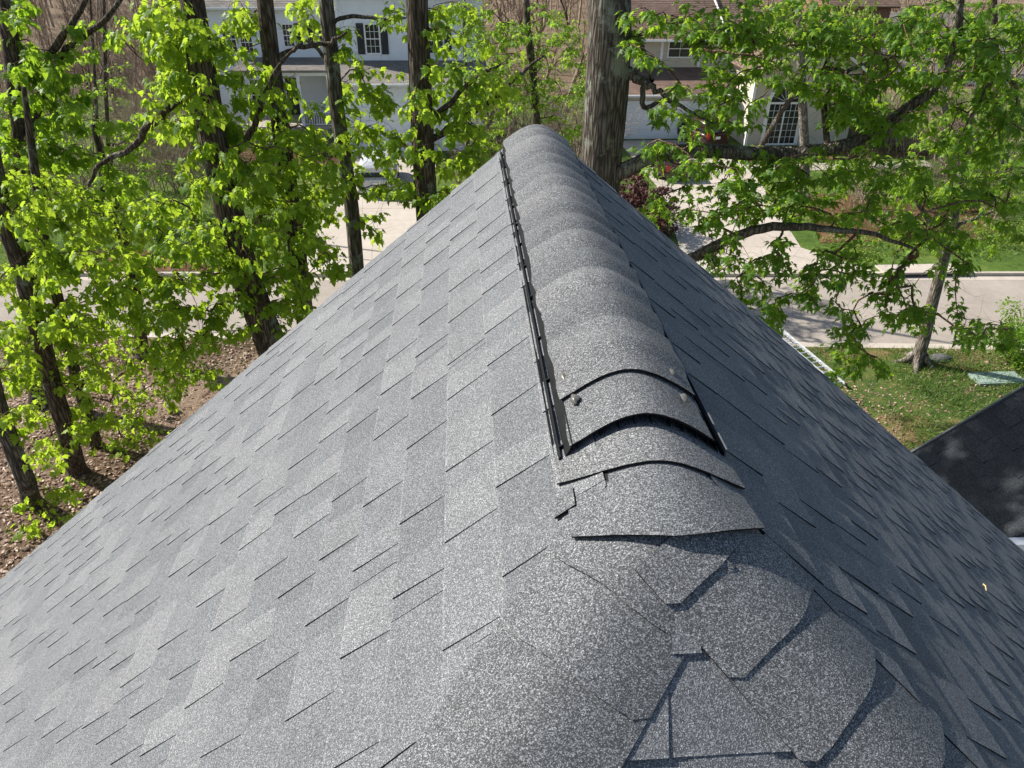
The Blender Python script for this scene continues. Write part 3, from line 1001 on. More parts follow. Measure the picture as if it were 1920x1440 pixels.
# --- beige house with the arched window
bh = thing("beige_house", "beige clapboard house with brown shingle roofs and a tall white arched window", "house")
YB = 47.8
bx0, bz = hp(1135, 178, YB); bx1, _ = hp(1352, 178, YB)
siding(bx0, bx1, YB, GZ, bz, bh, "beige_siding")
g0, gz = hp(1166, 193, YB); g1, _ = hp(1322, 193, YB)
garage_door(bh, g0, g1, GZ+.03, gz, YB-.03)
YB2 = 50.8
_, bzr = hp(1250, 126, YB2)
e0, ez = hp(1120, 178, YB-.4); e1, _ = hp(1372, 178, YB-.4)
roof_plane(bh, [(e0, YB-.4, ez), (e1, YB-.4, ez), (e1, YB2, bzr), (e0, YB2, bzr)], "shingle_brown")
board(bh, "gutter", e0, e1, YB-.52, YB-.405, ez-.13, ez-.01)
w0, wz1 = hp(1120, 72, YB2); w1, _ = hp(1420, 72, YB2)
siding(w0, w1, YB2, bzr-.2, wz1, bh, "beige_siding")
for u in (1240, 1312, 1366):
    xx, _ = hp(u, 100, YB2)
    board(bh, "corner_board", xx-.09, xx+.09, YB2-.07, YB2-.024, bzr+.02, wz1)
x0, z1 = hp(1256, 76, YB2); x1, z0 = hp(1294, 106, YB2)
window(bh, x0, x1, z0, z1, YB2-.02, cols=2, rows=1)
roof_plane(bh, [(w0-.5, YB2-.5, wz1), (w1+.5, YB2-.5, wz1), (w1+.5, YB2+7, wz1+5.6), (w0-.5, YB2+7, wz1+5.6)], "shingle_brown")
board(bh, "gutter", w0-.5, w1+.5, YB2-.62, YB2-.505, wz1-.13, wz1-.01)
mbx = MB()
a1 = hp(1366, 74, YB2-.56); mbx.tube([(a1[0], YB2-.5, a1[1]), (a1[0]-.3, YB2+1.2, a1[1]+1.35+.12), (a1[0]-.75, YB2+3.2, a1[1]+2.95+.12), (a1[0]-1.1, YB2+5, a1[1]+4.38+.1)], [.06]*4, 6)
mbx.build("downspout", "white_trim", bh)
# projecting front wing
YW = 45.8
fx0, _ = hp(1402, 240, YW); fx1, _ = hp(1592, 240, YW)
_, fze = hp(1450, 128, YW)
siding(fx0, fx1, YW, GZ, fze, bh, "beige_siding")
siding(YW, YB2+2, fx0, GZ, fze, bh, "beige_siding", axis='y', flip=1)
board(bh, "corner_board", fx0-.06, fx0+.10, YW-.05, YW+.05, GZ, fze)
xm = (fx0+fx1)/2; pk = fze+(fx1-fx0)/2*.62
gb = MB()
nrow = 18
for i in range(nrow):
    za, zb = fze+(pk-fze)*i/nrow, fze+(pk-fze)*(i+1)/nrow
    wa, wb = (fx1-fx0)/2*(1-i/nrow), (fx1-fx0)/2*(1-(i+1)/nrow)
    gb.face([(xm-wa, YW-.022, za), (xm+wa, YW-.022, za), (xm+wb, YW-.006, zb), (xm-wb, YW-.006, zb)], random.random())
gb.build("gable", "beige_siding", bh)
for sg in (-1, 1):
    ed = (fx1-fx0)/2+.4
    roof_plane(bh, [(xm+sg*ed, YW-.4, fze-.4*.62), (xm+sg*ed, YB2+3, fze-.4*.62), (xm, YB2+3, pk+.02), (xm, YW-.4, pk+.02)], "shingle_brown")
    rb = MB(); rb.bar((xm, YW-.42, pk-.08), (xm+sg*ed, YW-.42, fze-.4*.62-.08), .16, .03, (0, 1, 0)); rb.build("rake_board", "white_trim", bh)
# arched window
ax0, asp = hp(1441, 193, YW); ax1, _ = hp(1505, 193, YW)
_, abot = hp(1470, 268, YW)
acx, ar = (ax0+ax1)/2, (ax1-ax0)/2
aw = MB()
nseg = 24
yo = YW-.10
rin = ar-.10
ring = [[], [], [], []]
for i in range(nseg+1):
    an = math.pi*i/nseg
    c, s_ = math.cos(an), math.sin(an)
    ring[0].append((acx+rin*c, yo+.04, asp+rin*s_)); ring[1].append((acx+rin*c, yo, asp+rin*s_))
    ring[2].append((acx+(ar+.12)*c, yo, asp+(ar+.12)*s_)); ring[3].append((acx+(ar+.12)*c, YW, asp+(ar+.12)*s_))
aw.grid(ring)
aw.box(acx-ar-.12, acx-rin, yo, YW, abot-.1, asp); aw.box(acx+rin, acx+ar+.12, yo, YW, abot-.1, asp)
aw.box(acx-rin, acx+rin, yo-.01, YW, abot-.1, abot); aw.box(acx-rin, acx+rin, yo+.004, YW, asp-.06, asp+.06)
aw.box(acx-.045, acx+.045, yo+.006, YW, abot, asp-.06)
awo = aw.build("arched_window", "white_trim", bh)
for sg in (-1, 1):
    xa_, xb_ = (acx-rin, acx-.045) if sg < 0 else (acx+.045, acx+rin)
    p = MB(); p.face([(xa_, yo+.03, abot), (xb_, yo+.03, abot), (xb_, yo+.03, asp-.06), (xa_, yo+.03, asp-.06)]); p.build("pane", "window_dark", awo)
    m2 = MB()
    for c in range(1, 3):
        xx = xa_+(xb_-xa_)*c/3; m2.box(xx-.01, xx+.01, yo+.012, yo+.028, abot, asp-.06)
    for r in range(1, 6):
        zz = abot+(asp-.06-abot)*r/6; m2.box(xa_, xb_, yo+.014, yo+.027, zz-.01, zz+.01)
    m2.build("muntin", "white_trim", awo)
p = MB(); p.face([(acx+rin*math.cos(math.pi*i/nseg), yo+.034, asp+.05+(rin-.05)*math.sin(math.pi*i/nseg)) for i in range(nseg+1)]); p.build("fan_light", "window_dark", awo)
m2 = MB()
for k in range(1, 7):
    an = math.pi*k/7
    m2.bar((acx+.12*math.cos(an), yo+.022, asp+.06+.12*math.sin(an)), (acx+rin*math.cos(an), yo+.022, asp+rin*math.sin(an)), .022, .014, (0, 1, 0))
m2.build("muntin", "white_trim", awo)
# brick end of the beige house, behind
qx0, qz = hp(1560, 30, 53.0); qx1, _ = hp(1668, 30, 53.0)
qb = MB(); qb.box(qx0, qx1, 53.0, 58.0, GZ, qz+.6); qb.build("brick_wall", "brick_brown", bh)
roof_plane(bh, [(qx0-.4, 52.6, qz+.6), (qx1+.4, 52.6, qz+.6), (qx1+.4, 57, qz+4.0), (qx0-.4, 57, qz+4.0)], "shingle_brown")

# --- pale house far right, mostly behind leaves
fh = thing("pale_house", "pale far house glimpsed through branches at the right", "house")
YR = 66.0
rx0, rzt = hp(1665, 138, YR); rx1, _ = hp(1985, 138, YR)
siding(rx0, rx1, YR, GZ, rzt, fh, "white_siding", course=.3)
x0, z1 = hp(1690, 178, YR); x1, z0 = hp(1712, 200, YR)
window(fh, x0, x1, z0, z1, YR-.02)
x0, z1 = hp(1800, 170, YR); x1, z0 = hp(1824, 196, YR)
window(fh, x0, x1, z0, z1, YR-.02)
roof_plane(fh, [(rx0-.5, YR-.5, rzt), (rx1+.5, YR-.5, rzt), (rx1+.5, YR+6, rzt+4.2), (rx0-.5, YR+6, rzt+4.2)], "shingle_taupe")

# ------------------------------------------------------------------ cars
def car(name, label, paint, loc, yaw, suv=True, L=4.6, W=1.86, H=1.7):
    root = thing(name, label, "car", None, loc)
    root.rotation_euler = (0, 0, yaw)
    # local: rear at -y, front +y, z up. Lofted body: stations along y with half width and heights
    def loft(st, nm, mat, n=14, p=3.2, parent=root):
        mb = MB(); P = []
        for y, hw, z0, z1 in st:
            row = []
            for i in range(n+1):
                an = math.pi*2*i/n
                c, s_ = math.cos(an), math.sin(an)
                row.append((math.copysign(abs(c)**(2/p), c)*hw, y, (z0+z1)/2+math.copysign(abs(s_)**(2/p), s_)*(z1-z0)/2))
            P.append(row)
        mb.grid(P)
        mb.face(P[0]); mb.face(P[-1])
        return mb.build(nm, mat, parent, smooth=True)
    h, l = W/2, L/2
    belt = .98 if suv else .92
    loft([(-l, h*.80, .42, belt-.08), (-l+.10, h*.95, .30, belt), (-l+.5, h, .24, belt+.03), (0, h, .22, belt), (l-1.2, h*.99, .22, belt-.02), (l-.35, h*.93, .25, belt-.12), (l-.02, h*.74, .34, belt-.28)], "body", paint, 24, 5.)
    if suv: cab = [(-l+.10, h*.80, belt-.10, H-.28), (-l+.30, h*.84, belt-.1, H-.06), (-l+.9, h*.85, belt-.1, H), (.25, h*.84, belt-.1, H-.02), (.75, h*.80, belt-.1, H-.20), (1.35, h*.74, belt-.1, belt+.02)]
    else: cab = [(-l+.55, h*.74, belt-.10, belt+.02), (-l+1.15, h*.80, belt-.1, H-.06), (-.35, h*.82, belt-.1, H), (.35, h*.80, belt-.1, H-.04), (1.25, h*.74, belt-.1, belt+.02)]
    cabin = loft(cab, "cabin", paint, 24, 4.2)
    # glass bands
    yr0 = -l+(.07 if suv else .60)
    g = MB()
    if suv: g.grid([[(-h*.70, -l+.05, belt+.04), (h*.70, -l+.05, belt+.04)], [(-h*.66, -l+.155, H-.22), (h*.66, -l+.155, H-.22)]])
    else: g.grid([[(-h*.68, -l+.60, belt+.06), (h*.68, -l+.60, belt+.06)], [(-h*.60, -l+1.10, H-.06), (h*.60, -l+1.10, H-.06)]])
    g.build("rear_window", "car_glass", root)
    for sg in (-1, 1):
        g = MB()
        y0, y1 = (-l+.45, .85) if suv else (-l+1.2, .85)
        g.grid([[(sg*h*.862, y0, belt+.05), (sg*h*.862, y1+.25, belt+.05)], [(sg*h*.80, y0+.12, H-.17), (sg*h*.80, y1-.35, H-.17)]])
        g.build("side_window", "car_glass", root)
        tl = MB()
        tl.box(sg*h*.68-.10, sg*h*.68+.14, -l-.015, -l+.14, belt-.34, belt-.06) if not suv else tl.box(sg*h*.74-.07, sg*h*.74+.10, -l-.012, -l+.12, belt-.30, belt+.05)
        tl.build("tail_light", "tail_red", root)
        for yy in (-l+.85, l-.85):
            wh_ = MB()
            c = Vector((sg*(h-.12), yy, .33))
            for r0, x_ in ((.33, .10), (.33, -.10)): pass
            wh_.tube([c+Vector((-.11, 0, 0)), c+Vector((-.10, 0, 0)), c+Vector((.10, 0, 0)), c+Vector((.11, 0, 0))], [.29, .33, .33, .29], 18)
            wo = wh_.build("wheel", "rubber", root)
            rm = MB(); xx = c.x+sg*.112
            rm.face([(xx, yy+.2*math.cos(2*math.pi*i/14), .33+.2*math.sin(2*math.pi*i/14)) for i in range(14)]); rm.build("rim", "chrome", wo)
    b = MB(); b.box(-h*.86, h*.86, -l-.06, -l+.2, .30, .52); bo = b.build("bumper", paint, root)
    b = MB(); b.box(-h*.70, h*.70, -l-.045, -l+.1, .22, .298); b.build("skirt", "rubber", root)
    b = MB(); b.box(-.16, .16, -l-.03, -l-.005, belt-.36, belt-.20); b.build("licence_plate", "plate_white", root)
    return root
p = onz(704, 372, GZ)
car("parked_car", "white car parked in the white house's driveway, tail towards us", "paint_white", (p[0]+.02, p[1]+2.3, GZ+.022), .02, True, 4.7, 1.9, 1.75)
p = onz(1266, 342, GZ)
car("parked_car", "dark red car with pale roof reflection behind the thick limb, nearer of two", "paint_maroon", (p[0], p[1]+2.3, GZ+.022), .05, False, 4.7, 1.84, 1.46)
p = onz(1318, 277, GZ)
car("parked_car", "dark red car by the beige house's garage, farther of two", "paint_maroon", (p[0], p[1]+1.6, GZ+.022), .30, True, 4.5, 1.85, 1.66)

# ------------------------------------------------------------------ small street things
lad = thing("extension_ladder", "aluminium extension ladder lying on the grass beyond the right roof edge", "ladder")
a = Vector(onz(1574, 722, GZ+.14)); b = Vector(onz(1420, 592, GZ+.14))
d = (b-a).normalized(); side = d.cross(Vector((0, 0, 1))).normalized()
for lay, (zo, wd, e0, e1) in enumerate(((0., .42, 0., 0.), (.075, .36, .5, .2))):
    for sg in (-1, 1):
        mb = MB(); mb.bar(a+d*e0+side*sg*wd/2+Vector((0, 0, zo)), b-d*e1+side*sg*wd/2+Vector((0, 0, zo)), .03, .07)
        r = mb.build("rail", "aluminium", lad)
        mb = MB(); mb.bar(a+d*(e0-.05)+side*sg*wd/2+Vector((0, 0, zo)), a+d*(e0+.03)+side*sg*wd/2+Vector((0, 0, zo)), .04, .085)
        mb.build("end_cap", "rubber", r)
    L_ = (b-a).length-e0-e1
    for i in range(int(L_/.305)):
        c = a+d*(e0+.15+.305*i)+Vector((0, 0, zo))
        mb = MB(); mb.tube([c-side*wd/2, c+side*wd/2], [.018, .018], 8); mb.build("rung", "aluminium", lad)
p = onz(1868, 712, GZ)
mb = MB(); mb.box(p[0]-.75, p[0]+.75, p[1]-.33, p[1]+.33, GZ-.1, GZ+.09)
mb.box(p[0]-.68, p[0]+.68, p[1]-.27, p[1]+.27, GZ+.09, GZ+.105)
o = mb.build("utility_lid", "utility_green"); o["label"] = "flat pale green utility box lid in the grass"; o["category"] = "utility box"
p = onz(1762, 674, GZ)
mb = MB(); P = []
for i in range(7):
    th = math.pi/2*i/6
    P.append([(p[0]+.42*math.cos(th)*math.cos(f)*(1+.15*math.sin(3*f+i)), p[1]+.25*math.cos(th)*math.sin(f), GZ-.05+.24*math.sin(th)) for f in [2*math.pi*k/12 for k in range(13)]])
mb.grid(P); o = mb.build("rock", "stone_grey"); o["label"] = "dark grey rock in the grass beside the leaning tree"; o["category"] = "rock"
p = ony(1850, 508, far_k(17)-.0)
mb = MB(); mb.box(16.6, 19.6, far_k(18)-.10, far_k(18)+.5, GZ-.10, GZ-.0); mb.box(16.3, 19.9, far_k(18)-.14, far_k(18)+.7, GZ+.02, GZ+.09)
o = mb.build("storm_drain", ["shutter_black", "concrete"]); 
mi = np.zeros(12, dtype=np.int32); mi[6:] = 1; o.data.polygons.foreach_set("material_index", mi)
o["label"] = "storm drain slot under a concrete lid in the far kerb"; o["category"] = "storm drain"

# ------------------------------------------------------------------ leaves
def leaf_shape(kind, R):
    """outline (x across, y along from stem) of one leaf, with a little fold and droop; returns verts, faces"""
    if kind == "maple":
        half = [(.0, .0), (.13, -.06), (.46, .02), (.30, .20), (.55, .46), (.30, .46), (.26, .62), (.0, 1.0)]
    elif kind == "star":
        half = [(.0, .0), (.12, -.05), (.42, -.02), (.22, .18), (.58, .38), (.24, .40), (.0, 1.0)]
    elif kind == "blade":
        half = [(.0, .0), (.045, .35), (.0, 1.0)]
    else:
        half = [(.0, .0), (.22, .25), (.25, .55), (.0, 1.0)]
    fold, droop = R.uniform(.15, .55), R.uniform(.25, .75)
    def P(x, y):
        z = -fold*abs(x)*.9-droop*y*y*.8+.06*R.uniform(-1, 1)
        return (x, y, z)
    out = [P(*p) for p in half]+[P(-p[0], p[1]) for p in half[-2:0:-1]]
    mid = (0, .38, -droop*.1)
    v = out+[mid]
    n = len(out)
    f = [(i, (i+1) % n, n) for i in range(n)]
    return np.array(v, float), f
LR = random.Random(3)
SHAPES = {k: [leaf_shape(k, LR) for _ in range(5)] for k in ("maple", "star", "oval", "blade")}
LEAFMESH = {}
def leaf_mesh(kind, i, mat):
    key = (kind, i, mat)
    if key not in LEAFMESH:
        v, f = SHAPES[kind][i]
        me = bpy.data.meshes.new("leaf")
        me.from_pydata([tuple(p) for p in v], [], f)
        me.materials.append(MATS[mat])
        a = me.attributes.new("tone", 'FLOAT', 'FACE'); a.data.foreach_set("value", np.full(len(f), .5, np.float32))
        LEAFMESH[key] = me
    return LEAFMESH[key]
def frame(tip, nrm):
    """3x3: columns x, y (tip), z (normal)"""
    y = tip/np.linalg.norm(tip)
    z = nrm-y*(nrm @ y)
    z = z/max(1e-6, np.linalg.norm(z))
    x = np.cross(y, z)
    return np.stack([x, y, z], 1)
def place_leaves(root, leaves, kind, mat, n_obj=300, rest_name="foliage", names="leaf"):
    """leaves: list of (pos, R 3x3, size, tone). The largest in view are objects of their own, the rest one mesh."""
    if not leaves: return
    pos = np.array([l[0] for l in leaves])
    d = pos-CAM
    dep = d @ FW
    u = 960+FPX*(d @ RT)/np.maximum(dep, .1); v = 720-FPX*(d @ UP)/np.maximum(dep, .1)
    inside = (dep > .5) & (u > -40) & (u < 1960) & (v > -40) & (v < 1300)
    size = np.array([l[2] for l in leaves])/np.maximum(dep, .1)
    score = np.where(inside, size, -1)
    order = np.argsort(-score)
    chosen = [i for i in order[:n_obj] if score[i] > 0]
    cs = set(chosen)
    for i in chosen:
        p, R3, sz, tn = leaves[i]
        m = Matrix(((R3[0][0]*sz, R3[0][1]*sz, R3[0][2]*sz, p[0]), (R3[1][0]*sz, R3[1][1]*sz, R3[1][2]*sz, p[1]), (R3[2][0]*sz, R3[2][1]*sz, R3[2][2]*sz, p[2]), (0, 0, 0, 1)))
        o = bpy.data.objects.new(names, leaf_mesh(kind, i % 5, mat))
        col.objects.link(o)
        o.parent = root
        o.matrix_local = m
    rest = [i for i in range(len(leaves)) if i not in cs]
    if rest: leaf_cloud(root, [leaves[i] for i in rest], kind, mat, rest_name)
def leaf_cloud(root, leaves, kind, mat, name, **tags):
    V, Fc, Tn = [], [], []
    base = 0
    for i, (p, R3, sz, tn) in enumerate(leaves):
        v, f = SHAPES[kind][i % 5]
        w_ = (v*sz) @ R3.T + p
        V.append(w_)
        Fc.append(np.array(f)+base)
        Tn.append(np.full(len(f), tn))
        base += len(v)
    V = np.concatenate(V); Fc = np.concatenate(Fc); Tn = np.concatenate(Tn)
    me = bpy.data.meshes.new(name)
    me.vertices.add(len(V)); me.vertices.foreach_set("co", V.astype(np.float32).ravel())
    me.loops.add(len(Fc)*3); me.loops.foreach_set("vertex_index", Fc.astype(np.int32).ravel())
    me.polygons.add(len(Fc)); me.polygons.foreach_set("loop_start", np.arange(0, len(Fc)*3, 3, dtype=np.int32))
    me.update(calc_edges=True)
    me.materials.append(MATS[mat])
    a = me.attributes.new("tone", 'FLOAT', 'FACE'); a.data.foreach_set("value", Tn.astype(np.float32))
    o = link(name, me, root, kind="stuff", **tags)
    return o

# ------------------------------------------------------------------ trees
def smooth_line(pts, rad, n_per=6, jit=0.):
    """Catmull-Rom through the points"""
    P = [np.array(p, float) for p in pts]
    out, rr = [], []
    for i in range(len(P)-1):
        p0, p1, p2, p3 = P[max(i-1, 0)], P[i], P[i+1], P[min(i+2, len(P)-1)]
        for k in range(n_per):
            t = k/n_per
            q = .5*((2*p1)+(-p0+p2)*t+(2*p0-5*p1+4*p2-p3)*t*t+(-p0+3*p1-3*p2+p3)*t**3)
            if jit and (i+k): q = q+rng.normal(0, jit, 3)
            out.append(q); rr.append(rad[i]+(rad[i+1]-rad[i])*t)
    out.append(P[-1]); rr.append(rad[-1])
    return out, rr

class Tree:
    def __init__(s, name, label, cat="tree", group=None, base=(0, 0, 0), barkm="bark_brown", twigm="twig_brown"):
        s.root = thing(name, label, cat, group)
        s.pos, s.par, s.rad, s.fix = [], [], [], []
        s.bark, s.twig = barkm, twigm
        s.limbs = []
    def limb(s, pts, rad, sides=12, wob=.0, part="trunk", n_per=6, jit=.0, attach=True):
        """a traced stem; joins the nearest existing node"""
        pl, rl = smooth_line(pts, rad, n_per, jit)
        par = -1
        if s.pos and attach:
            A = np.array(s.pos)
            par = int(np.argmin(((A-pl[0])**2).sum(1)))
            pl.insert(0, s.pos[par].copy()); rl.insert(0, rl[0])
        mb = MB(); mb.tube(pl, rl, sides, wob=wob)
        mb.build(part, s.bark, s.root, smooth=True)
        for i, (p, r) in enumerate(zip(pl, rl)):
            s.pos.append(p); s.par.append(par if i == 0 else len(s.pos)-2); s.rad.append(r); s.fix.append(True)
    def grow(s, targets, seg=.35, sag=.10, jit=.05, from_low=0., maxr=.05, tip=.004, power=.42):
        """connect each leaf-cluster target to the nearest stem, sharing branches"""
        s.first = len(s.pos)
        tg = [np.array(t) for t in targets]
        A = np.array(s.pos)
        dist = [np.sqrt(((A-t)**2).sum(1).min()) for t in tg]
        s.tips = []
        for k in np.argsort(dist):
            t = tg[k]
            A = np.array(s.pos)
            d = np.sqrt(((A-t)**2).sum(1))
            pen = np.where(np.array(s.fix), 1.0, .92)
            pen = pen*np.where(A[:, 2] > t[2]+.6*d, 1.15, 1.0)
            j = int(np.argmin(d*pen))
            L = d[j]
            n = max(2, int(L/seg))
            a = s.pos[j]
            pd = a-s.pos[s.par[j]] if s.par[j] >= 0 else np.array([0, 0, 1.])
            pd = pd/max(1e-6, np.linalg.norm(pd))
            c = a+(t-a)*.45+pd*L*.18+np.array([0, 0, sag*L])+rng.normal(0, .06*L, 3)
            prev = j
            for i in range(1, n+1):
                f = i/n
                p = (1-f)**2*a+2*f*(1-f)*c+f*f*t
                if i < n: p = p+rng.normal(0, jit*min(1, L), 3)
                s.pos.append(p); s.par.append(prev); s.rad.append(0); s.fix.append(False)
                prev = len(s.pos)-1
            s.tips.append(prev)
        cnt = np.zeros(len(s.pos))
        for t in s.tips: cnt[t] += 1
        for i in range(len(s.pos)-1, -1, -1):
            if s.par[i] >= 0: cnt[s.par[i]] += cnt[i]
        for i in range(len(s.pos)):
            if not s.fix[i]: s.rad[i] = min(maxr, tip*max(1, cnt[i])**power*1.25)
        # chains -> tubes
        kids = {}
        for i in range(s.first, len(s.pos)): kids.setdefault(s.par[i], []).append(i)
        mb = MB()
        used = set()
        for i in range(s.first, len(s.pos)):
            if i in used: continue
            chain = [s.par[i], i]; used.add(i)
            while True:
                ks = [q for q in kids.get(chain[-1], []) if q not in used]
                if not ks: break
                q = max(ks, key=lambda z: cnt[z]); used.add(q); chain.append(q)
            rr = [s.rad[q] for q in chain]
            rr[0] = min(rr[0], rr[1]*1.15)
            rr[-1] *= .6
            mb.tube([s.pos[q] for q in chain], rr, 5 if rr[1] > .01 else 4, cap=False)
        s.branch_mb = mb
    def twigs(s, n=2, length=(.2, .6), r=.0022, from_nodes=None, droop=-.1):
        ids = from_nodes if from_nodes is not None else list(range(s.first, len(s.pos)))
        for i in ids:
            for _ in range(int(n)+(1 if random.random() < n-int(n) else 0)):
                d = rng.normal(0, 1, 3); d[2] = d[2]*.6+droop; d /= np.linalg.norm(d)
                L = random.uniform(*length)
                p = s.pos[i]
                m = p+d*L*.5+rng.normal(0, .06*L, 3)
                e = p+d*L+np.array([0, 0, .12*L])+rng.normal(0, .08*L, 3)
                s.branch_mb.tube([p, m, e], [r*1.3, r, r*.5], 3, cap=False)
    def finish(s):
        s.branch_mb.build("branches", s.twig, s.root, smooth=True, kind="stuff")
    def leaves(s, per=8, size=(.10, .17), kind="maple", mat="leaf_bright", hang=.5, spread=.16, along=.25, n_obj=300, tonemid=.5, tilt=.55, tips=None):
        out = []
        for t in (s.tips if tips is None else tips):
            p0 = s.pos[t]
            q0 = s.pos[s.par[t]]
            ax = p0-q0; ax = ax/max(1e-6, np.linalg.norm(ax))
            nn = max(2, int(rng.poisson(per)))
            tn = np.clip(tonemid+rng.normal(0, .17), 0, 1)
            for i in range(nn):
                az = 2*math.pi*(i+rng.uniform(-.3, .3))/nn
                o = np.array([math.cos(az), math.sin(az), 0])
                o = o*rng.uniform(.6, 1.1)+ax*.4
                back = along*rng.uniform(0, 1)**2
                st = p0-ax*back
                p = st+o*spread*rng.uniform(.25, 1.0)+np.array([0, 0, -hang*spread*rng.uniform(0, .9)])
                tipd = o*1.0+np.array([0, 0, -hang*rng.uniform(.3, 1.6)])+rng.normal(0, .25, 3)
                nrm = np.array([0, 0, 1.])+o*.55*hang+rng.normal(0, tilt*.55, 3)
                out.append((p, frame(tipd, nrm), rng.uniform(*size), float(np.clip(tn+rng.normal(0, .16), 0, 1))))
        place_leaves(s.root, out, kind, mat, n_obj)
        return len(out)

def at(u, v, y): return ony(u, v, y)
def stem(pix, y, dy=0.):
    """trunk/limb traced as (u, v) pixels at a distance y (+dy towards the end)"""
    n = len(pix)
    return [at(u, v, y+dy*i/max(1, n-1)) for i, (u, v) in enumerate(pix)]
def to_ground(p, lean=0.):
    return np.array([p[0]+lean, p[1], GZ-.15])
DENS = 1.8
CLEAR = [(1474, 215, 46, 62), (700, 72, 40, 36), (1275, 100, 35, 35), (240, 120, 45, 60)]   # gaps in the crowns
def blobs(spec, y, depth):
    """leaf-cluster centres spread through ellipsoids given as (u, v, ru, rv, n)"""
    out = []
    for (u, v, ru, rv, n) in spec:
        for _ in range(int(round(n*DENS))):
            while True:
                a, b = rng.uniform(-1, 1, 2)
                if a*a+b*b <= 1: break
            if y < 25 and any(((u+a*ru-eu)/er)**2+((v+b*rv-ev)/es)**2 < 1 for eu, ev, er, es in CLEAR): continue
            yy = y+rng.normal(0, depth)
            out.append(at(u+a*ru, v+b*rv, max(3.5+2.5, yy)))
    return out
def trunk_from(pix, rad, y, lean_base=None, dy=0., flare=1.35):
    """pixels run from the top down; continue straight to the ground"""
    pts = stem(pix, y, dy)
    a, b = pts[-2], pts[-1]
    d = (b-a)/max(1e-6, abs(b[2]-a[2]))
    g = b+d*(b[2]-(GZ-.1)) if b[2] > GZ-.05 else b
    if lean_base is not None: g = np.array([lean_base[0], lean_base[1], GZ-.1])
    up = pts[0]-pts[1]; up = up/max(1e-6, np.linalg.norm(up))
    return pts, g

# --- the big grey trunk just beyond the ridge, whose limbs reach to the right
Y9 = 13.2
t9 = Tree("maple_tree", "thick grey lichen-spotted trunk right behind the ridge, long limb reaching right", barkm="bark_grey")
pts, g = trunk_from([(1147, -60), (1143, 60), (1138, 160), (1130, 260), (1124, 340)], None, Y9)
top = at(1149, -60, Y9)
t9.limb([g, g+(pts[-1]-g)*.10, g+(pts[-1]-g)*.5, pts[-1], pts[-2], pts[-3], pts[-4], top, top+np.array([.15, -.3, 2.5]), top+np.array([.4, -.6, 5.0])],
        [.66, .50, .45, .375, .365, .37, .36, .345, .30, .22], 24, wob=.022, n_per=8)
t9.limb(stem([(1128, 345), (1165, 322), (1210, 300), (1250, 287), (1330, 284), (1420, 288), (1500, 286), (1570, 276), (1640, 250), (1700, 205), (1760, 155), (1788, 90), (1800, 20), (1806, -60)], Y9-.1, -1.5),
        [.16, .145, .14, .135, .128, .122, .118, .11, .10, .088, .075, .062, .05, .04], 10, wob=.03, part="limb", n_per=4, jit=.012)
t9.limb(stem([(1126, 520), (1200, 520), (1290, 488), (1360, 452), (1430, 428), (1500, 424), (1560, 430), (1640, 440), (1720, 470)], Y9-.6, -1.2),
        [.13, .12, .098, .09, .082, .07, .055, .04, .02], 9, wob=.03, part="limb", n_per=4, jit=.012)
t9.limb(stem([(1148, 100), (1175, 130), (1200, 150), (1215, 160), (1235, 172), (1262, 190), (1300, 212), (1340, 232)], Y9, -1.0), [.09, .085, .08, .06, .045, .035, .025, .012], 8, part="limb", n_per=4, jit=.02)
t9.limb(stem([(1160, 40), (1190, 70), (1210, 105), (1222, 150)], Y9, -.3), [.05, .045, .04, .035], 7, part="limb", n_per=4, jit=.015)
t9.limb(stem([(1205, 165), (1207, 200), (1222, 198), (1248, 186), (1270, 200)], Y9, -.4), [.05, .045, .04, .035, .02], 7, part="limb", n_per=4, jit=.01)
t9.limb(stem([(1545, 200), (1555, 165), (1585, 135), (1630, 118), (1690, 105)], Y9-.6, -.5), [.055, .045, .036, .028, .012], 7, part="limb", n_per=4, jit=.015)
t9.limb(stem([(1760, 155), (1800, 145), (1860, 142)], Y9-1.4, -.3), [.06, .045, .02], 7, part="limb", n_per=4, jit=.015)
t9.limb([top+np.array([.0, 0, .6]), top+np.array([-1.2, -1.5, 2.2]), top+np.array([-2.6, -3., 3.2]), top+np.array([-4.6, -3.8, 3.9])], [.16, .12, .09, .04], 8, part="limb", n_per=4, jit=.03)
t9.limb([top+np.array([.2, 0, 1.4]), top+np.array([2.0, -1.0, 2.8]), top+np.array([4.0, -2.5, 4.2])], [.15, .11, .05], 8, part="limb", n_per=4, jit=.03)
spec = [(1250, 60, 90, 70, 18), (1370, 60, 110, 75, 30), (1500, 60, 110, 70, 34), (1630, 80, 110, 80, 36), (1760, 80, 90, 85, 34), (1870, 90, 70, 100, 34),
        (1300, 190, 90, 60, 16), (1420, 180, 90, 60, 16), (1560, 180, 90, 60, 24), (1680, 190, 90, 60, 22), (1800, 220, 90, 70, 22), (1890, 270, 50, 90, 20),
        (1280, 300, 80, 50, 14), (1400, 320, 100, 50, 22), (1540, 320, 90, 55, 16), (1660, 310, 80, 60, 16), (1780, 340, 80, 60, 16), (1880, 400, 50, 60, 10),
        (1230, 390, 40, 30, 6), (1330, 380, 70, 45, 14), (1440, 380, 80, 40, 16), (1560, 390, 80, 40, 16), (1680, 420, 70, 40, 12), (1790, 430, 60, 30, 8)]
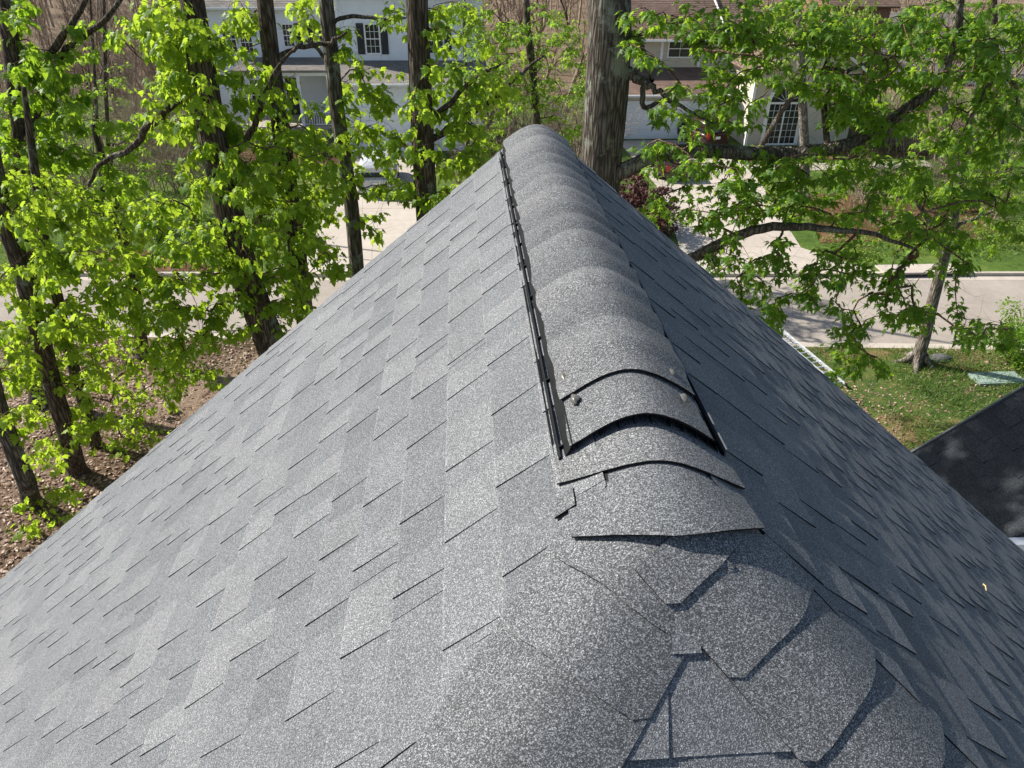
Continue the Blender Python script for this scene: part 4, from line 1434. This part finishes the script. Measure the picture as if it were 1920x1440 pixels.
hang_spec = [(1350, 470, 35, 45, 8), (1395, 540, 40, 50, 10), (1445, 590, 30, 40, 7), (1440, 480, 45, 50, 10), (1500, 540, 30, 40, 5), (1545, 520, 45, 60, 9), (1600, 500, 40, 60, 9), (1585, 610, 45, 35, 9), (1600, 670, 35, 25, 6),
             (1650, 540, 35, 40, 6), (1710, 590, 55, 25, 12), (1700, 530, 30, 50, 5), (1820, 600, 30, 50, 7), (1870, 630, 45, 35, 9), (1570, 705, 20, 15, 2), (1650, 690, 20, 15, 2), (1800, 500, 40, 50, 5)]
crown = []  # crown above the frame, thickened on the sun side to shade the lower roof
for c_, r_, n_ in ((top+np.array([-4.6, -3.6, 4.0]), (2.2, 2.4, 1.3), 110), (top+np.array([-2.6, -4.4, 2.6]), (1.5, 1.8, 1.0), 60), (top+np.array([-2.2, -2.6, 3.9]), (1.7, 2.0, 1.2), 34), (top+np.array([0.3, -1.5, 4.6]), (2.0, 2.0, 1.6), 34), (top+np.array([3.2, -2.0, 4.3]), (2.0, 1.8, 1.4), 30), (top+np.array([1, 1.5, 4.6]), (2.5, 1.6, 1.6), 24)):
    for _ in range(n_):
        d_ = rng.normal(0, 1, 3); d_ = d_/np.linalg.norm(d_)*rng.uniform(.3, 1)
        crown.append(c_+d_*np.array(r_))
sd = np.array(sun_dir)
for _ in range(300):  # unseen leaf clusters added along the sun's path to shade the lower roof
    q_ = np.array([rng.uniform(4.2, 6.6), 0, 0]); q_[1] = rng.uniform(4.6, 6.5); q_[2] = -4.24+.855*(q_[0]-4.67)
    crown.append(q_+sd*rng.uniform(9.5, 13.5)+rng.normal(0, .25, 3))
t9.grow(blobs(spec, Y9-.9, .75)+blobs(hang_spec, Y9-1.3, .5)+crown, seg=.3, maxr=.045)
t9.twigs(.55, (.15, .6))
t9.finish()
t9.leaves(12, (.075, .16), "star", "leaf_mid", hang=.55, spread=.17, n_obj=300, tonemid=.48)

# --- left-hand trees
def simple_tree(name, label, y, pix, rads, spec, depth, limbs=(), leafk=None, base=None, sides=16, bark="bark_brown", wob=.02, tall=3.0, twig=.5, seg=.3, extra=(), dy=0.):
    t = Tree(name, label, barkm=bark)
    pts, g = trunk_from(pix, None, y, base, dy)
    up = (pts[0]-pts[1]); up /= np.linalg.norm(up)
    line = [g, g+(pts[-1]-g)*.12+np.array([0, 0, .0]), g+(pts[-1]-g)*.55]+pts[::-1]+[pts[0]+up*tall*.5, pts[0]+up*tall]
    rb = rads[-1]
    rr = [rb*1.55, rb*1.16, rb*1.06]+list(rads[::-1])+[rads[0]*.75, rads[0]*.4]
    t.limb(line, rr, sides, wob=wob, n_per=6)
    for (lp, lr, ldy) in limbs:
        t.limb(stem(lp, y, ldy), lr, 8, wob=.02, part="limb", n_per=4, jit=.015)
    tg = blobs(spec, y, depth)+list(extra)
    if tg:
        t.grow(tg, seg=seg)
        t.twigs(twig, (.15, .6))
        t.finish()
        t.leaves(**leafk)
    return t
BR = dict(per=13, size=(.075, .185), kind="maple", mat="leaf_bright", hang=1.0, spread=.20, n_obj=300, tonemid=.5)
def up_crown(u, v, y, n, r=(1.6, 1.6, 1.2), dz=2.5):
    c = at(u, v, y)+np.array([0, 0, dz]); out = []
    for _ in range(n):
        d = rng.normal(0, 1, 3); d = d/np.linalg.norm(d)*rng.uniform(.3, 1); out.append(c+d*np.array(r))
    return out
simple_tree("maple_tree", "thick dark furrowed trunk among bright leaves, largest on the left side", 14.8,
    [(352, -50), (368, 60), (384, 160), (400, 260), (424, 370), (452, 490), (486, 590), (512, 655)], [.20, .23, .25, .265, .28, .30, .32, .34],
    [(300, 40, 90, 50, 28), (350, 110, 75, 70, 34), (330, 200, 60, 55, 18), (430, 230, 60, 60, 18), (480, 150, 50, 50, 8), (380, 310, 60, 50, 14), (470, 330, 70, 50, 22), (540, 270, 50, 45, 8),
     (330, 400, 70, 40, 14), (430, 430, 80, 45, 24), (530, 420, 60, 60, 16), (350, 490, 90, 45, 28), (480, 520, 80, 50, 24), (590, 500, 60, 60, 14), (280, 560, 90, 50, 28), (400, 590, 90, 45, 26), (540, 590, 60, 35, 12), (330, 650, 70, 40, 12), (620, 320, 30, 60, 5)],
    .8, limbs=[([(372, 165), (345, 182), (317, 200), (277, 240), (247, 277), (187, 310), (167, 350)], [.09, .085, .08, .07, .06, .045, .03], -.4),
               ([(430, 300), (470, 250), (492, 195), (520, 130), (560, 80)], [.07, .06, .05, .035, .02], -.4)],
    leafk=BR, extra=up_crown(300, -60, 14.5, 26), bark="bark_brown", sides=20)
simple_tree("maple_tree", "straight dark trunk left of the white garage, leafy, slimmer than its left neighbour", 16.2,
    [(492, -50), (502, 50), (514, 150), (530, 270), (548, 400), (566, 550)], [.15, .165, .175, .185, .195, .21],
    [(470, 30, 50, 40, 10), (440, 60, 50, 40, 8), (520, 150, 40, 60, 8), (500, 250, 50, 50, 10), (560, 230, 40, 60, 8), (600, 280, 45, 50, 10), (560, 350, 50, 50, 12), (620, 420, 30, 60, 6), (560, 470, 50, 40, 9)],
    .6, limbs=[([(505, 120), (540, 95), (580, 85), (620, 80), (650, 60)], [.06, .05, .045, .04, .02], -.4)], leafk=dict(BR, per=8), extra=up_crown(500, -60, 16, 14))
simple_tree("maple_tree", "slender nearly bare trunk crossing the white garage wall", 17.4,
    [(607, -50), (616, 50), (624, 130), (634, 220), (648, 310), (660, 400), (671, 530)], [.15, .155, .16, .165, .17, .175, .18],
    [(690, 120, 30, 40, 5), (640, 200, 25, 30, 3), (700, 210, 40, 40, 5), (660, 260, 30, 30, 4), (720, 330, 35, 25, 5), (640, 60, 30, 40, 4), (700, 420, 50, 25, 5), (730, 160, 30, 40, 5), (690, 330, 40, 30, 6), (720, 265, 40, 30, 5), (580, 30, 40, 40, 6), (740, 30, 30, 30, 4), (650, 150, 40, 30, 4)],
    .5, limbs=[([(612, 60), (640, 35), (680, 32), (720, 36), (760, 34)], [.05, .045, .04, .035, .02], -.3), ([(618, 130), (600, 95), (575, 75), (540, 50)], [.05, .04, .03, .015], .3)],
    leafk=dict(BR, per=8, size=(.13, .2)), twig=1.2, bark="bark_grey", extra=up_crown(620, -60, 20, 50, (3, 3, 2), 3.2))  # unseen upper crown, set towards the street to dapple the lawn with shade
simple_tree("maple_tree", "dark straight trunk in front of the garage's right end, touching the roof outline", 16.6,
    [(780, -50), (784, 60), (788, 150), (792, 250), (797, 350), (802, 430)], [.215, .225, .235, .245, .25, .255],
    [(790, 40, 40, 50, 5), (850, 30, 50, 40, 6), (830, 130, 40, 50, 6), (790, 190, 35, 50, 9), (850, 200, 60, 50, 9), (900, 170, 60, 40, 9), (760, 270, 40, 40, 5), (810, 300, 40, 40, 8), (870, 260, 50, 40, 9), (900, 300, 40, 25, 6), (740, 350, 40, 25, 5), (940, 120, 50, 60, 8), (810, 360, 40, 25, 7)],
    .6, limbs=[([(795, 225), (830, 205), (860, 175), (900, 140), (940, 120)], [.07, .065, .055, .045, .02], -.3), ([(798, 270), (830, 250), (870, 220), (920, 190), (980, 135), (1020, 105)], [.08, .075, .065, .055, .045, .02], .6)],
    leafk=dict(BR, per=8, size=(.13, .2), mat="leaf_bright", tonemid=.42), twig=1.0, extra=up_crown(800, -60, 20.5, 60, (3.2, 3, 2), 3.4))  # crown out of view, added to throw broken shade on the lawn
simple_tree("maple_tree", "leaning trunk near the left edge, its foot in brown leaf litter", 14.4,
    [(-6, 330), (10, 420), (40, 500), (72, 620), (100, 730), (122, 800)], [.14, .16, .175, .185, .19, .195],
    [(40, 420, 50, 50, 14), (60, 520, 70, 50, 20), (140, 470, 60, 40, 14), (50, 620, 60, 60, 18), (140, 590, 60, 50, 18), (220, 500, 50, 50, 14), (60, 720, 50, 50, 12), (150, 680, 60, 50, 14), (100, 800, 60, 40, 9), (90, 880, 60, 40, 6), (170, 780, 40, 40, 7), (40, 350, 40, 40, 8)],
    .7, leafk=dict(BR, tonemid=.45), base=onz(145, 885, GZ)[:2], extra=up_crown(20, -60, 13, 14))
simple_tree("maple_tree", "slim trunk behind the leaning one, rising from leaf litter", 16.1,
    [(80, 430), (88, 490), (108, 560), (122, 630), (152, 740)], [.11, .12, .125, .13, .14],
    [(230, 600, 60, 50, 16), (210, 690, 60, 40, 12), (290, 660, 60, 40, 10), (150, 400, 60, 50, 12), (230, 780, 40, 40, 6), (90, 350, 50, 50, 10), (230, 420, 60, 50, 12), (310, 740, 40, 30, 5), (225, 830, 30, 30, 5), (290, 810, 30, 25, 5), (330, 690, 50, 30, 8), (390, 700, 40, 25, 6), (270, 740, 40, 30, 6), (180, 860, 40, 30, 4)],
    .6, leafk=dict(BR, per=8), base=onz(180, 835, GZ)[:2])
simple_tree("maple_tree", "short grey trunk at the lower left corner of the yard", 13.2,
    [(-30, 640), (-10, 740), (20, 830), (48, 900)], [.15, .165, .175, .185],
    [(20, 680, 40, 40, 7), (30, 780, 40, 40, 7), (40, 970, 40, 40, 4), (90, 960, 50, 40, 5), (130, 900, 40, 40, 4), (60, 1010, 20, 20, 1), (150, 1010, 20, 20, 1), (160, 960, 30, 30, 2)],
    .4, leafk=dict(BR, per=8), base=onz(58, 940, GZ)[:2], bark="bark_grey")
simple_tree("maple_tree", "small trunk near the kerb, left of the thick trunk", 20.4,
    [(228, 440), (246, 510), (258, 590)], [.16, .17, .18],
    [(240, 380, 50, 50, 8), (300, 440, 60, 40, 8), (200, 470, 50, 40, 8), (270, 520, 50, 40, 6)], .5, leafk=dict(BR, per=8, size=(.14, .22)), base=onz(268, 672, GZ)[:2])
simple_tree("maple_tree", "upright trunk at the top left edge with forked limbs and deep green leaves", 18.2,
    [(12, -50), (18, 50), (26, 140), (36, 220), (44, 330), (50, 420)], [.17, .175, .18, .185, .19, .195],
    [(30, 40, 50, 60, 8), (60, 130, 60, 50, 16), (110, 170, 50, 50, 12), (30, 220, 50, 60, 12), (110, 260, 50, 60, 14), (60, 300, 60, 50, 14), (160, 60, 50, 40, 4), (90, 370, 60, 40, 10), (200, 330, 60, 50, 7), (230, 240, 50, 50, 5), (150, 420, 50, 40, 7)],
    .7, limbs=[([(40, 300), (75, 190), (100, 100), (130, 50), (165, -10)], [.10, .09, .08, .07, .05], -.3), ([(95, 130), (125, 90), (165, 62), (200, 33), (230, -10)], [.08, .075, .07, .06, .04], -.3)],
    leafk=dict(BR, mat="leaf_mid", tonemid=.6, size=(.13, .21)), twig=1.0)

# --- trees on the right
t10 = simple_tree("street_tree", "small leaning tree with a pale trunk on the grass by the near kerb", 19.0,
    [(1800, 340), (1786, 420), (1766, 500), (1748, 570), (1734, 630)], [.09, .12, .155, .165, .18],
    [(1740, 330, 60, 50, 12), (1830, 350, 60, 50, 12), (1790, 260, 70, 50, 14), (1880, 320, 50, 60, 12), (1690, 380, 50, 40, 8), (1850, 440, 50, 40, 6), (1740, 440, 50, 40, 7)],
    .7, limbs=[([(1775, 470), (1745, 420), (1720, 380), (1690, 350)], [.09, .075, .06, .03], -.4), ([(1780, 440), (1800, 420), (1840, 405), (1890, 380)], [.08, .06, .045, .02], .2)],
    leafk=dict(BR, mat="leaf_mid", kind="star", per=8, size=(.12, .19), tonemid=.5), base=onz(1718, 681, GZ)[:2], bark="bark_pale", dy=.2)
for k in range(5):                                            # root flare
    b_ = onz(1718, 681, GZ); an = 2*math.pi*k/5+.4
    mb = MB(); mb.tube([(b_[0]+.15*math.cos(an), b_[1]+.15*math.sin(an), GZ+.35), (b_[0]+.38*math.cos(an), b_[1]+.38*math.sin(an), GZ+.06), (b_[0]+.8*math.cos(an), b_[1]+.8*math.sin(an), GZ-.06)], [.13, .09, .03], 7)
    mb.build("root", "bark_pale", t10.root, smooth=True)
simple_tree("yard_tree", "pale mottled trunk on the lawn left of the arched window's walk", 38.0,
    [(1502, 120), (1505, 200), (1509, 280), (1509, 350)], [.20, .22, .24, .25],
    [(1490, 60, 60, 50, 10), (1560, 90, 60, 50, 8), (1530, 150, 50, 40, 5)], .8, leafk=dict(BR, mat="leaf_lime", size=(.2, .3), per=8), bark="bark_pale", base=onz(1509, 385, GZ)[:2], seg=.6)
simple_tree("yard_tree", "pale forked tree in the brush at the far right lawn", 35.5,
    [(1770, 180), (1776, 240), (1784, 300), (1790, 350)], [.13, .15, .17, .19],
    [(1740, 160, 60, 50, 8), (1830, 170, 60, 50, 8), (1790, 230, 80, 40, 7), (1730, 260, 50, 30, 4)], .9, limbs=[([(1786, 350), (1810, 300), (1830, 240), (1840, 170)], [.14, .12, .10, .06], .3)],
    leafk=dict(BR, mat="leaf_lime", size=(.18, .26), per=7), bark="bark_pale", base=onz(1788, 398, GZ)[:2], seg=.6, twig=1.5)
simple_tree("yard_tree", "bright lime-green young tree between the beige house's roofs", 43.0,
    [(1480, -30), (1490, 60), (1500, 150)], [.10, .12, .14],
    [(1440, 40, 50, 50, 16), (1500, 30, 50, 50, 16), (1560, 30, 50, 50, 14), (1440, 110, 40, 40, 9), (1600, 30, 50, 40, 10)], .9, leafk=dict(BR, mat="leaf_lime", kind="oval", size=(.22, .34), per=12, spread=.4), base=(17.2, 43.6), seg=.7)

# ------------------------------------------------------------------ brush, shrubs, woods
def recurse(mb, p, d, L, r, depth, R, spread=.55, up=.12, kids=(2, 4), sides=4):
    n = 3
    pts, rr = [p], [r]
    q, dd = p.copy(), d.copy()
    for i in range(n):
        dd = dd+np.array([R.gauss(0, .12), R.gauss(0, .12), R.gauss(0, .08)+up*.3]); dd /= np.linalg.norm(dd)
        q = q+dd*L/n
        pts.append(q.copy()); rr.append(r*(1-.45*(i+1)/n))
    mb.tube(pts, rr, sides if depth > 1 else 3, cap=False)
    if depth <= 0: return
    for k in range(R.randint(*kids)):
        i = R.randint(1, n)
        nd = dd+np.array([R.gauss(0, spread), R.gauss(0, spread), R.gauss(0, spread*.6)+up]); nd /= np.linalg.norm(nd)
        recurse(mb, pts[i], nd, L*R.uniform(.55, .8), rr[i]*.62, depth-1, R, spread, up, kids, sides)
def bare_mesh(kind, seed):
    R = random.Random(seed); mb = MB()
    if kind == "brush":
        for k in range(13):
            an = R.uniform(0, 6.28); lean = R.uniform(.1, .9)
            d = np.array([math.cos(an)*lean, math.sin(an)*lean, 1.]); d /= np.linalg.norm(d)
            recurse(mb, np.array([R.gauss(0, .35), R.gauss(0, .35), -.1]), d, R.uniform(1.0, 1.9), R.uniform(.016, .034), 3, R, .55, .02, (2, 4), 4)
    else:
        h = R.uniform(3.0, 4.5)
        for k in range(R.choice((1, 1, 2))):
            d = np.array([R.gauss(0, .1), R.gauss(0, .1), 1.]); d /= np.linalg.norm(d)
            recurse(mb, np.array([R.gauss(0, .1), R.gauss(0, .1), -.2]), d, h, R.uniform(.10, .17), 4, R, .45, .25, (3, 4), 5)
    return mb
BRUSH = [bare_mesh("brush", 100+i).mesh("twigs", "brush_tan", True) for i in range(4)]
BARE = [bare_mesh("tree", 200+i).mesh("twigs", "brush_tan", True) for i in range(4)]
BARED = [bare_mesh("tree", 300+i).mesh("twigs", "twig_brown", True) for i in range(2)]
def put(me, name, part, label, cat, group, x, y, sc, z=GZ):
    t = thing(name, label, cat, group, (x, y, z))
    t.rotation_euler = (0, 0, random.uniform(0, 6.28))
    s_ = sc*random.uniform(.85, 1.15)
    t.scale = (s_, s_, s_*random.uniform(.9, 1.15))
    link(part, me, t)
    return t
Rb = random.Random(77)
n_ = 0
for (x0, x1, y0, y1, n, sc, where) in ((-27, -13, 36, 52, 34, 1.25, "left of the white house"), (-.8, 7.6, 37, 52, 24, 1.2, "between the two houses"), (24, 40, 36, 52, 22, 1.2, "right of the beige house"),
        (-30, -17, 29.5, 36, 7, .9, "on the far left lawn"), (18.5, 30, 30, 36, 9, .75, "in the mulch on the far right lawn"), (-48, -13, 52, 78, 44, 1.9, "behind the left brush")):
    for _ in range(n):
        put(BRUSH[n_ % 4], "bare_shrub", "stems", "bare tan shrub in the tangled brush "+where, "shrub", "bare shrubs "+where, Rb.uniform(x0, x1), Rb.uniform(y0, y1), sc*Rb.uniform(.8, 1.3))
        n_ += 1
for (x0, x1, y0, y1, n, sc, where) in ((-38, -14, 46, 62, 20, 1.0, "beside the white house"), (-1.0, 8.0, 50, 62, 9, 1.0, "in the gap between the houses"), (-45, 45, 64, 100, 56, 1.2, "in the woods behind the houses"), (26, 46, 46, 64, 10, 1.0, "behind the right lawn")):
    for _ in range(n):
        me = (BARE+BARED)[n_ % 6]
        put(me, "bare_tree", "trunk", "bare brown tree "+where, "tree", "bare trees "+where, Rb.uniform(x0, x1), Rb.uniform(y0, y1), sc*Rb.uniform(.8, 1.25))
        n_ += 1
# far wood that reads as one mass
mbw = MB()
Rw = random.Random(9)
for k in range(420):
    x, y = Rw.uniform(-110, 120), Rw.uniform(98, 170)
    h = Rw.uniform(9, 16); r = Rw.uniform(.08, .22)
    mbw.tube([(x, y, GZ-.3), (x+Rw.gauss(0, .4), y, GZ+h*.5), (x+Rw.gauss(0, .9), y, GZ+h)], [r, r*.7, r*.2], 4, cap=False, tone=Rw.random())
    for j in range(14):
        z = GZ+h*Rw.uniform(.15, 1.)
        a_ = Rw.uniform(0, 6.28); l = Rw.uniform(1.2, 3.2)
        e = (x+l*math.cos(a_), y+l*math.sin(a_), z+Rw.uniform(.2, 1.8))
        mbw.tube([(x, y, z), ((x+e[0])/2, (y+e[1])/2, (z+e[2])/2+.2), e], [.05, .035, .012], 3, cap=False, tone=Rw.random())
ow = mbw.build("far_wood", "brush_tan", None, kind="stuff"); ow["label"] = "far bare woods behind the houses"; ow["category"] = "woods"

def bush(name, label, u, v, y, w_, h_, n, mat, kind="oval", size=(.07, .12), group=None, on=None, n_obj=0):
    """rounded shrub standing on the ground; u, v locate its foot"""
    b_ = onz(u, v, GZ) if on is None else np.array([on[0], on[1], GZ])
    t = thing(name, label, "shrub", group)
    mb = MB(); R = random.Random(int(u*7+v))
    for k in range(9):
        a_ = R.uniform(0, 6.28); l = R.uniform(.3, .8)
        mb.tube([b_+np.array([0, 0, -.1]), b_+np.array([math.cos(a_)*w_*.3*l, math.sin(a_)*w_*.3*l, h_*.5]), b_+np.array([math.cos(a_)*w_*.7*l, math.sin(a_)*w_*.7*l, h_*R.uniform(.7, .95)])], [.035, .022, .006], 4, cap=False)
    mb.build("stems", "twig_brown", t.id_data if False else t)
    out = []
    lobes = [(np.array([R.gauss(0, .38)*w_, R.gauss(0, .38)*w_, h_*R.uniform(.35, .8)]), R.uniform(.25, .5)) for _ in range(9)]
    for i in range(n):
        c, rr = lobes[i % 9]
        d = rng.normal(0, 1, 3); d /= np.linalg.norm(d)
        p = b_+c+d*rr*np.array([w_, w_, h_*.7])*rng.uniform(.55, 1.05)
        if p[2] < GZ+.03: p[2] = GZ+rng.uniform(.03, .3)
        td = d+np.array([0, 0, -.2])+rng.normal(0, .5, 3)
        out.append((p, frame(td, d+np.array([0, 0, .6])+rng.normal(0, .35, 3)), rng.uniform(*size), float(np.clip(.5+rng.normal(0, .22)+.15*d[2], 0, 1))))
    place_leaves(t, out, kind, mat, n_obj)
    return t
bush("evergreen_bush", "dark rounded bush by the porch corner of the white house", 372, 285, 0, 1.5, 1.9, 1500, "leaf_shrub", on=(-15.6, 44.2))
bush("evergreen_bush", "dark bush below the white porch railing", 590, 285, 0, 1.2, 1.5, 1300, "leaf_shrub", on=(-9.3, 44.6))
bush("evergreen_bush", "olive bush between porch railing and garage door", 640, 285, 0, .9, 1.7, 1100, "leaf_shrub", on=(-7.7, 44.4))
bush("evergreen_bush", "round grey-green bush in the right lawn brush", 1720, 330, 0, .9, 1.1, 800, "leaf_shrub", on=(26.4, 38.5))
bush("flower_bed_bush", "low lime weeds beside the driveway mouth on the right", 1600, 470, 0, 1.6, .45, 900, "leaf_lime", on=(16.4, 28.6), size=(.06, .12))
bush("flower_bed_bush", "bright green groundcover mound above the storm drain", 1860, 470, 0, 3.0, .6, 2200, "leaf_lime", on=(20.6, 29.3), size=(.08, .16))
bush("flower_bed_bush", "yellow-green low shrub behind the groundcover mound", 1850, 400, 0, 2.2, 1.1, 1300, "leaf_lime", on=(23.6, 33.6), size=(.08, .16))
bush("flower_bed_bush", "pale green shrub left of the ridge at the driveway edge", 930, 350, 0, 1.4, 1.3, 900, "leaf_lime", on=(1.2, 34.6), size=(.07, .14))
bush("flower_bed_bush", "yellow-green shrub at the left driveway's lawn corner", 585, 430, 0, 1.0, 1.1, 900, "leaf_lime", on=(-8.3, 31.6), size=(.07, .14))
bush("leafy_shrub", "fresh small-leaved shrub on the near lawn at the right edge", 1880, 665, 0, 1.2, 1.7, 1500, "leaf_mid", on=(17.0, 19.4), size=(.07, .13), n_obj=150)
bush("leafy_shrub", "low weedy clump on the right lawn behind the utility lid", 1900, 690, 0, 1.3, .5, 900, "leaf_mid", on=(17.6, 18.9), size=(.06, .11), n_obj=100)

simple_tree("red_maple", "small dark red ornamental tree beside the right driveway", 31.2,
    [(1196, 345), (1200, 380), (1204, 410)], [.05, .06, .07],
    [(1185, 350, 40, 28, 26), (1225, 375, 45, 35, 34), (1180, 385, 30, 30, 18), (1240, 410, 35, 25, 20)], .8,
    leafk=dict(per=16, size=(.10, .18), kind="star", mat="leaf_red", hang=.6, spread=.3, n_obj=200, tonemid=.45), base=onz(1206, 446, GZ)[:2], seg=.3, tall=.6)
FN = dict(per=11, size=(.11, .18), kind="star", mat="leaf_mid", hang=.4, spread=.32, n_obj=300, tonemid=.5)
simple_tree("understory_tree", "fine-leaved green tree between the ridge and the thick grey trunk", 27.0,
    [(985, -40), (990, 60), (1000, 150), (1006, 230)], [.10, .115, .13, .14],
    [(900, 40, 60, 50, 18), (960, 90, 60, 50, 24), (1030, 60, 60, 60, 26), (1070, 140, 45, 50, 20), (1000, 170, 60, 40, 18), (920, 160, 50, 40, 14), (1060, 220, 40, 40, 12), (880, 100, 40, 40, 10)], 1.1, leafk=FN, seg=.5, twig=1.6)
simple_tree("understory_tree", "fine-leaved sapling left of the ridge above the garage drive", 30.0,
    [(870, 20), (872, 120), (876, 220)], [.06, .07, .08],
    [(860, 40, 50, 40, 10), (900, 230, 50, 40, 12), (860, 320, 40, 30, 8), (930, 270, 40, 30, 10), (850, 150, 40, 40, 8)], .9, leafk=dict(FN, mat="leaf_bright"), seg=.5, twig=1.6, base=onz(880, 420, GZ)[:2])
simple_tree("understory_tree", "thin sapling with olive leaves in the brush left of the white house", 34.0,
    [(196, 60), (198, 160), (202, 260), (206, 370)], [.07, .08, .09, .10],
    [(180, 130, 60, 60, 9), (230, 200, 60, 60, 10), (160, 240, 60, 50, 9), (260, 290, 60, 50, 12), (200, 330, 60, 40, 10), (290, 330, 40, 40, 8)], 1.2, leafk=dict(FN, mat="leaf_mid"), seg=.6, twig=2.0, base=onz(208, 415, GZ)[:2])
simple_tree("understory_tree", "twin-stemmed sapling beside the thin olive-leaved one", 33.0,
    [(176, 120), (184, 260), (192, 370)], [.06, .07, .09],
    [(140, 330, 50, 40, 8), (120, 200, 50, 60, 6), (240, 380, 50, 30, 8)], 1.0, limbs=[([(190, 380), (206, 330), (212, 270)], [.08, .07, .05], .2)], leafk=dict(FN, mat="leaf_mid"), seg=.6, twig=2.0, base=onz(194, 425, GZ)[:2])
simple_tree("understory_tree", "leafy green tree at the top right corner beyond the far lawn", 41.0,
    [(1862, -40), (1866, 80), (1870, 200), (1874, 290)], [.14, .16, .18, .2],
    [(1820, 40, 70, 60, 16), (1890, 60, 60, 60, 18), (1860, 150, 60, 50, 12), (1910, 200, 50, 60, 12), (1700, 60, 60, 50, 12), (1760, 120, 50, 50, 8)], 1.2, leafk=dict(FN, mat="leaf_lime", size=(.16, .26)), seg=.7, twig=1.6, base=onz(1876, 360, GZ)[:2])

# ------------------------------------------------------------------ leaf litter and grass
def scatter(name, label, cat, n, fn, size, mat, kind, tone=.5, flat=.35, nz=None):
    out = []
    while len(out) < n:
        p = fn()
        if p is None: continue
        td = rng.normal(0, 1, 3); td[2] = abs(td[2])*.15 if nz is None else nz
        out.append((np.array([p[0], p[1], GZ+p[2]]), frame(td, np.array([0, 0, 1.])+rng.normal(0, flat, 3)), rng.uniform(*size), float(np.clip(tone+rng.normal(0, .28), 0, 1))))
    o = leaf_cloud(None, out, kind, mat, name)
    o["label"] = label; o["category"] = cat
def gnoise(x, y): return .05*(math.sin(x*.9+y*.31)+math.sin(y*.77-x*.43))*.5
def litter_pt():
    x = rng.uniform(-17, -5.2); y = rng.uniform(7, 22)
    if y > near_k(x)-.2: return None
    return (x, y, gnoise(x, y)+rng.uniform(.01, .05))
scatter("leaf_litter", "brown fallen leaves covering the left yard", "leaf litter", 26000, litter_pt, (.06, .14), "dead_leaf", "oval", .5, .5)
def patch(x, y): return math.sin(x*.55+1.3)*math.sin(y*.62+.4)+.6*math.sin(x*1.3-y*.9)+.4*math.sin(x*2.3+y*1.9)
def lawn_pt():
    x = rng.uniform(5.5, 22); y = rng.uniform(9, 21)
    if y > near_k(x)-.2 or patch(x, y) < rng.uniform(-.9, .5): return None
    return (x, y, gnoise(x, y))
scatter("grass", "short patchy grass on the near right lawn", "grass", 55000, lawn_pt, (.10, .22), "blade_green", "blade", .5, .8, 1.6)
def straw_pt():
    x = rng.uniform(5.5, 22); y = rng.uniform(9, 21)
    if y > near_k(x)-.2 or patch(x, y) > rng.uniform(-.6, .9): return None
    return (x, y, gnoise(x, y)+.01)
scatter("fallen_leaves", "straw-brown leaves and bare patches on the near right lawn", "leaf litter", 9000, straw_pt, (.05, .12), "dead_leaf", "oval", .45, .4)
def farlawn_pt():
    x = rng.uniform(-22, 32); y = rng.uniform(27.8, 46)
    if -8 < x < .2 or 8.6 < x < 16.4: return None
    return (x, y, 0.0)
scatter("grass", "grass on the lawns across the street", "grass", 60000, farlawn_pt, (.12, .26), "blade_green", "blade", .6, .8, 1.4)
def verge_pt():
    x = rng.uniform(-18, -5); y = near_k(x)-rng.uniform(.2, 3.0)**1.0
    return (x, y, gnoise(x, y)*.3+.01)
scatter("grass", "thin grass along the near left kerb", "grass", 2500, verge_pt, (.08, .18), "blade_green", "blade", .5, .8, 1.4)
